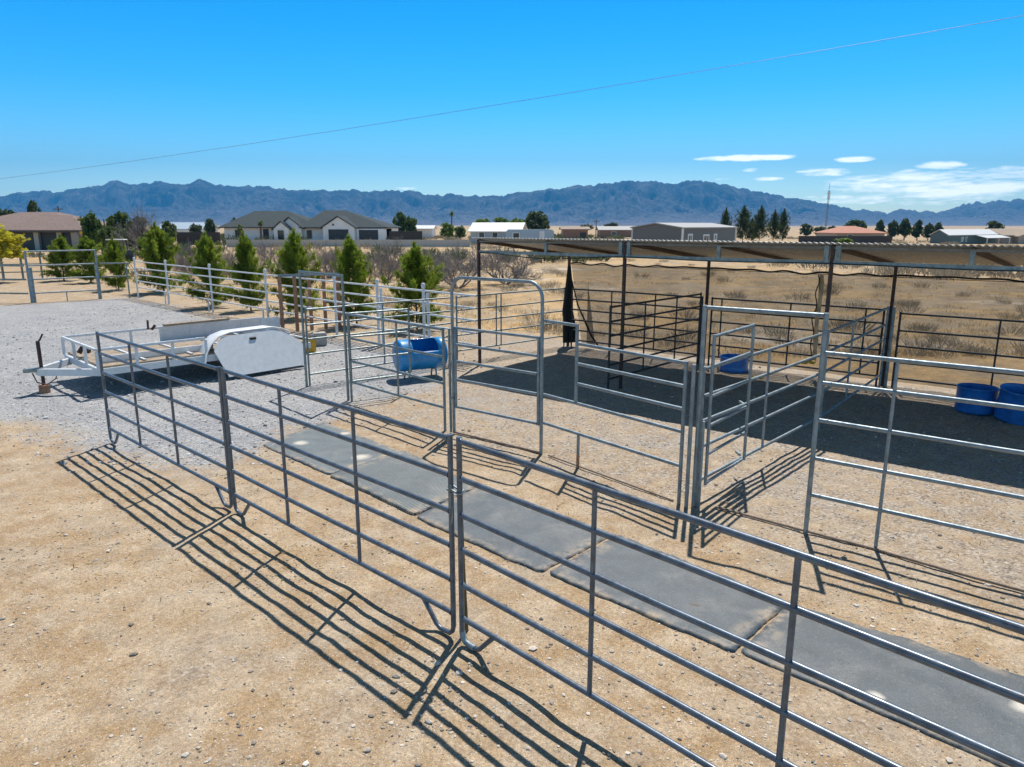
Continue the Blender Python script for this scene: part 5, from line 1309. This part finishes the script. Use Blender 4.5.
for (x, y, rx, ry, amt) in CL:
    a0_, e0_ = azel(x, y); ka = abs(azel(x + rx, y)[0] - a0_); ke = abs(azel(x, y - ry)[1] - e0_)
    dx = T_.math('MULTIPLY', T_.math('SUBTRACT', az, a0_), 1 / ka); dy = T_.math('MULTIPLY', T_.math('SUBTRACT', el, e0_), 1 / ke)
    r2 = T_.math('ADD', T_.math('MULTIPLY', dx, dx), T_.math('MULTIPLY', dy, dy))
    f = T_.math('MULTIPLY', T_.math('SUBTRACT', 1.0, r2, True), amt)
    acc = f if acc is None else T_.math('MAXIMUM', acc, f)
nz = T_.math('ADD', T_.math('MULTIPLY', n1, .75), T_.math('MULTIPLY', n2, .45))
cf_ = T_.math('MULTIPLY', T_.math('ADD', T_.math('MULTIPLY', acc, 1.15), T_.math('MULTIPLY', T_.math('SUBTRACT', nz, .66), 2.6)), T_.ramp(acc, [(.0, 0.0), (.22, 1.0)]))
cfac = T_.ramp(cf_, [(.12, 0.0), (.75, .92)])
CLOUD = 28.0
satf = T_.ramp(T_.math('DIVIDE', el, .9), [(.30, 1.0), (.62, .48)])
nt.links.new(T_.math('MULTIPLY', satf, 1.5), hs_.inputs['Saturation'])
grade = T_.ramp(T_.math('DIVIDE', el, .6), [(0.0, (2.1, 2.25, 2.15)), (.10, (2.0, 2.2, 2.1)), (.28, (.80, 1.9, 1.98)), (.48, (.32, 1.72, 1.78)), (.80, (.54, .68, .70)), (1.0, (.62, .60, .57))])
tint_ = T_.mix(1.0, hs_.outputs[0], grade, 'MULTIPLY')
mixc = T_.mix(cfac, tint_, (CLOUD * 1.12, CLOUD * 1.1, CLOUD))
nt.links.new(mixc, bg.inputs[0]); bg.inputs[1].default_value = .081
sun = bpy.data.lights.new('sun', 'SUN'); sun.energy = 5.0; sun.angle = R(.53); sun.color = (1, .95, .88)
so = bpy.data.objects.new('sun', sun); COL.objects.link(so)
sdir = Vector((math.sin(R(SUN_AZ)) * math.cos(R(SUN_EL)), math.cos(R(SUN_AZ)) * math.cos(R(SUN_EL)), math.sin(R(SUN_EL))))
so.rotation_euler = (-sdir).to_track_quat('-Z', 'Y').to_euler(); so.location = (0, 0, 40)

# ------------------------------------------------------------------ camera, output
cam = bpy.data.cameras.new('camera'); cam.sensor_width = 36; cam.lens = CF / 1024 * 36; cam.clip_start = .1; cam.clip_end = 40000
cm = bpy.data.objects.new('camera', cam); COL.objects.link(cm); cm.location = (0, 0, CH); cm.rotation_euler = (math.pi / 2 - CTH, 0, 0)
SC.camera = cm
SC.render.engine = 'CYCLES'
cy = SC.cycles; cy.use_denoising = True; cy.max_bounces = 8; cy.transparent_max_bounces = 16; cy.volume_bounces = 0; cy.use_adaptive_sampling = True; cy.adaptive_threshold = .02
try: cy.denoiser = 'OPENIMAGEDENOISE'; cy.denoising_input_passes = 'RGB_ALBEDO_NORMAL'
except Exception: pass
vs_ = SC.view_settings; vs_.view_transform = 'Standard'; vs_.look = 'None'; vs_.exposure = 0.32; vs_.gamma = 1; vs_.use_curve_mapping = False
SC.render.film_transparent = False
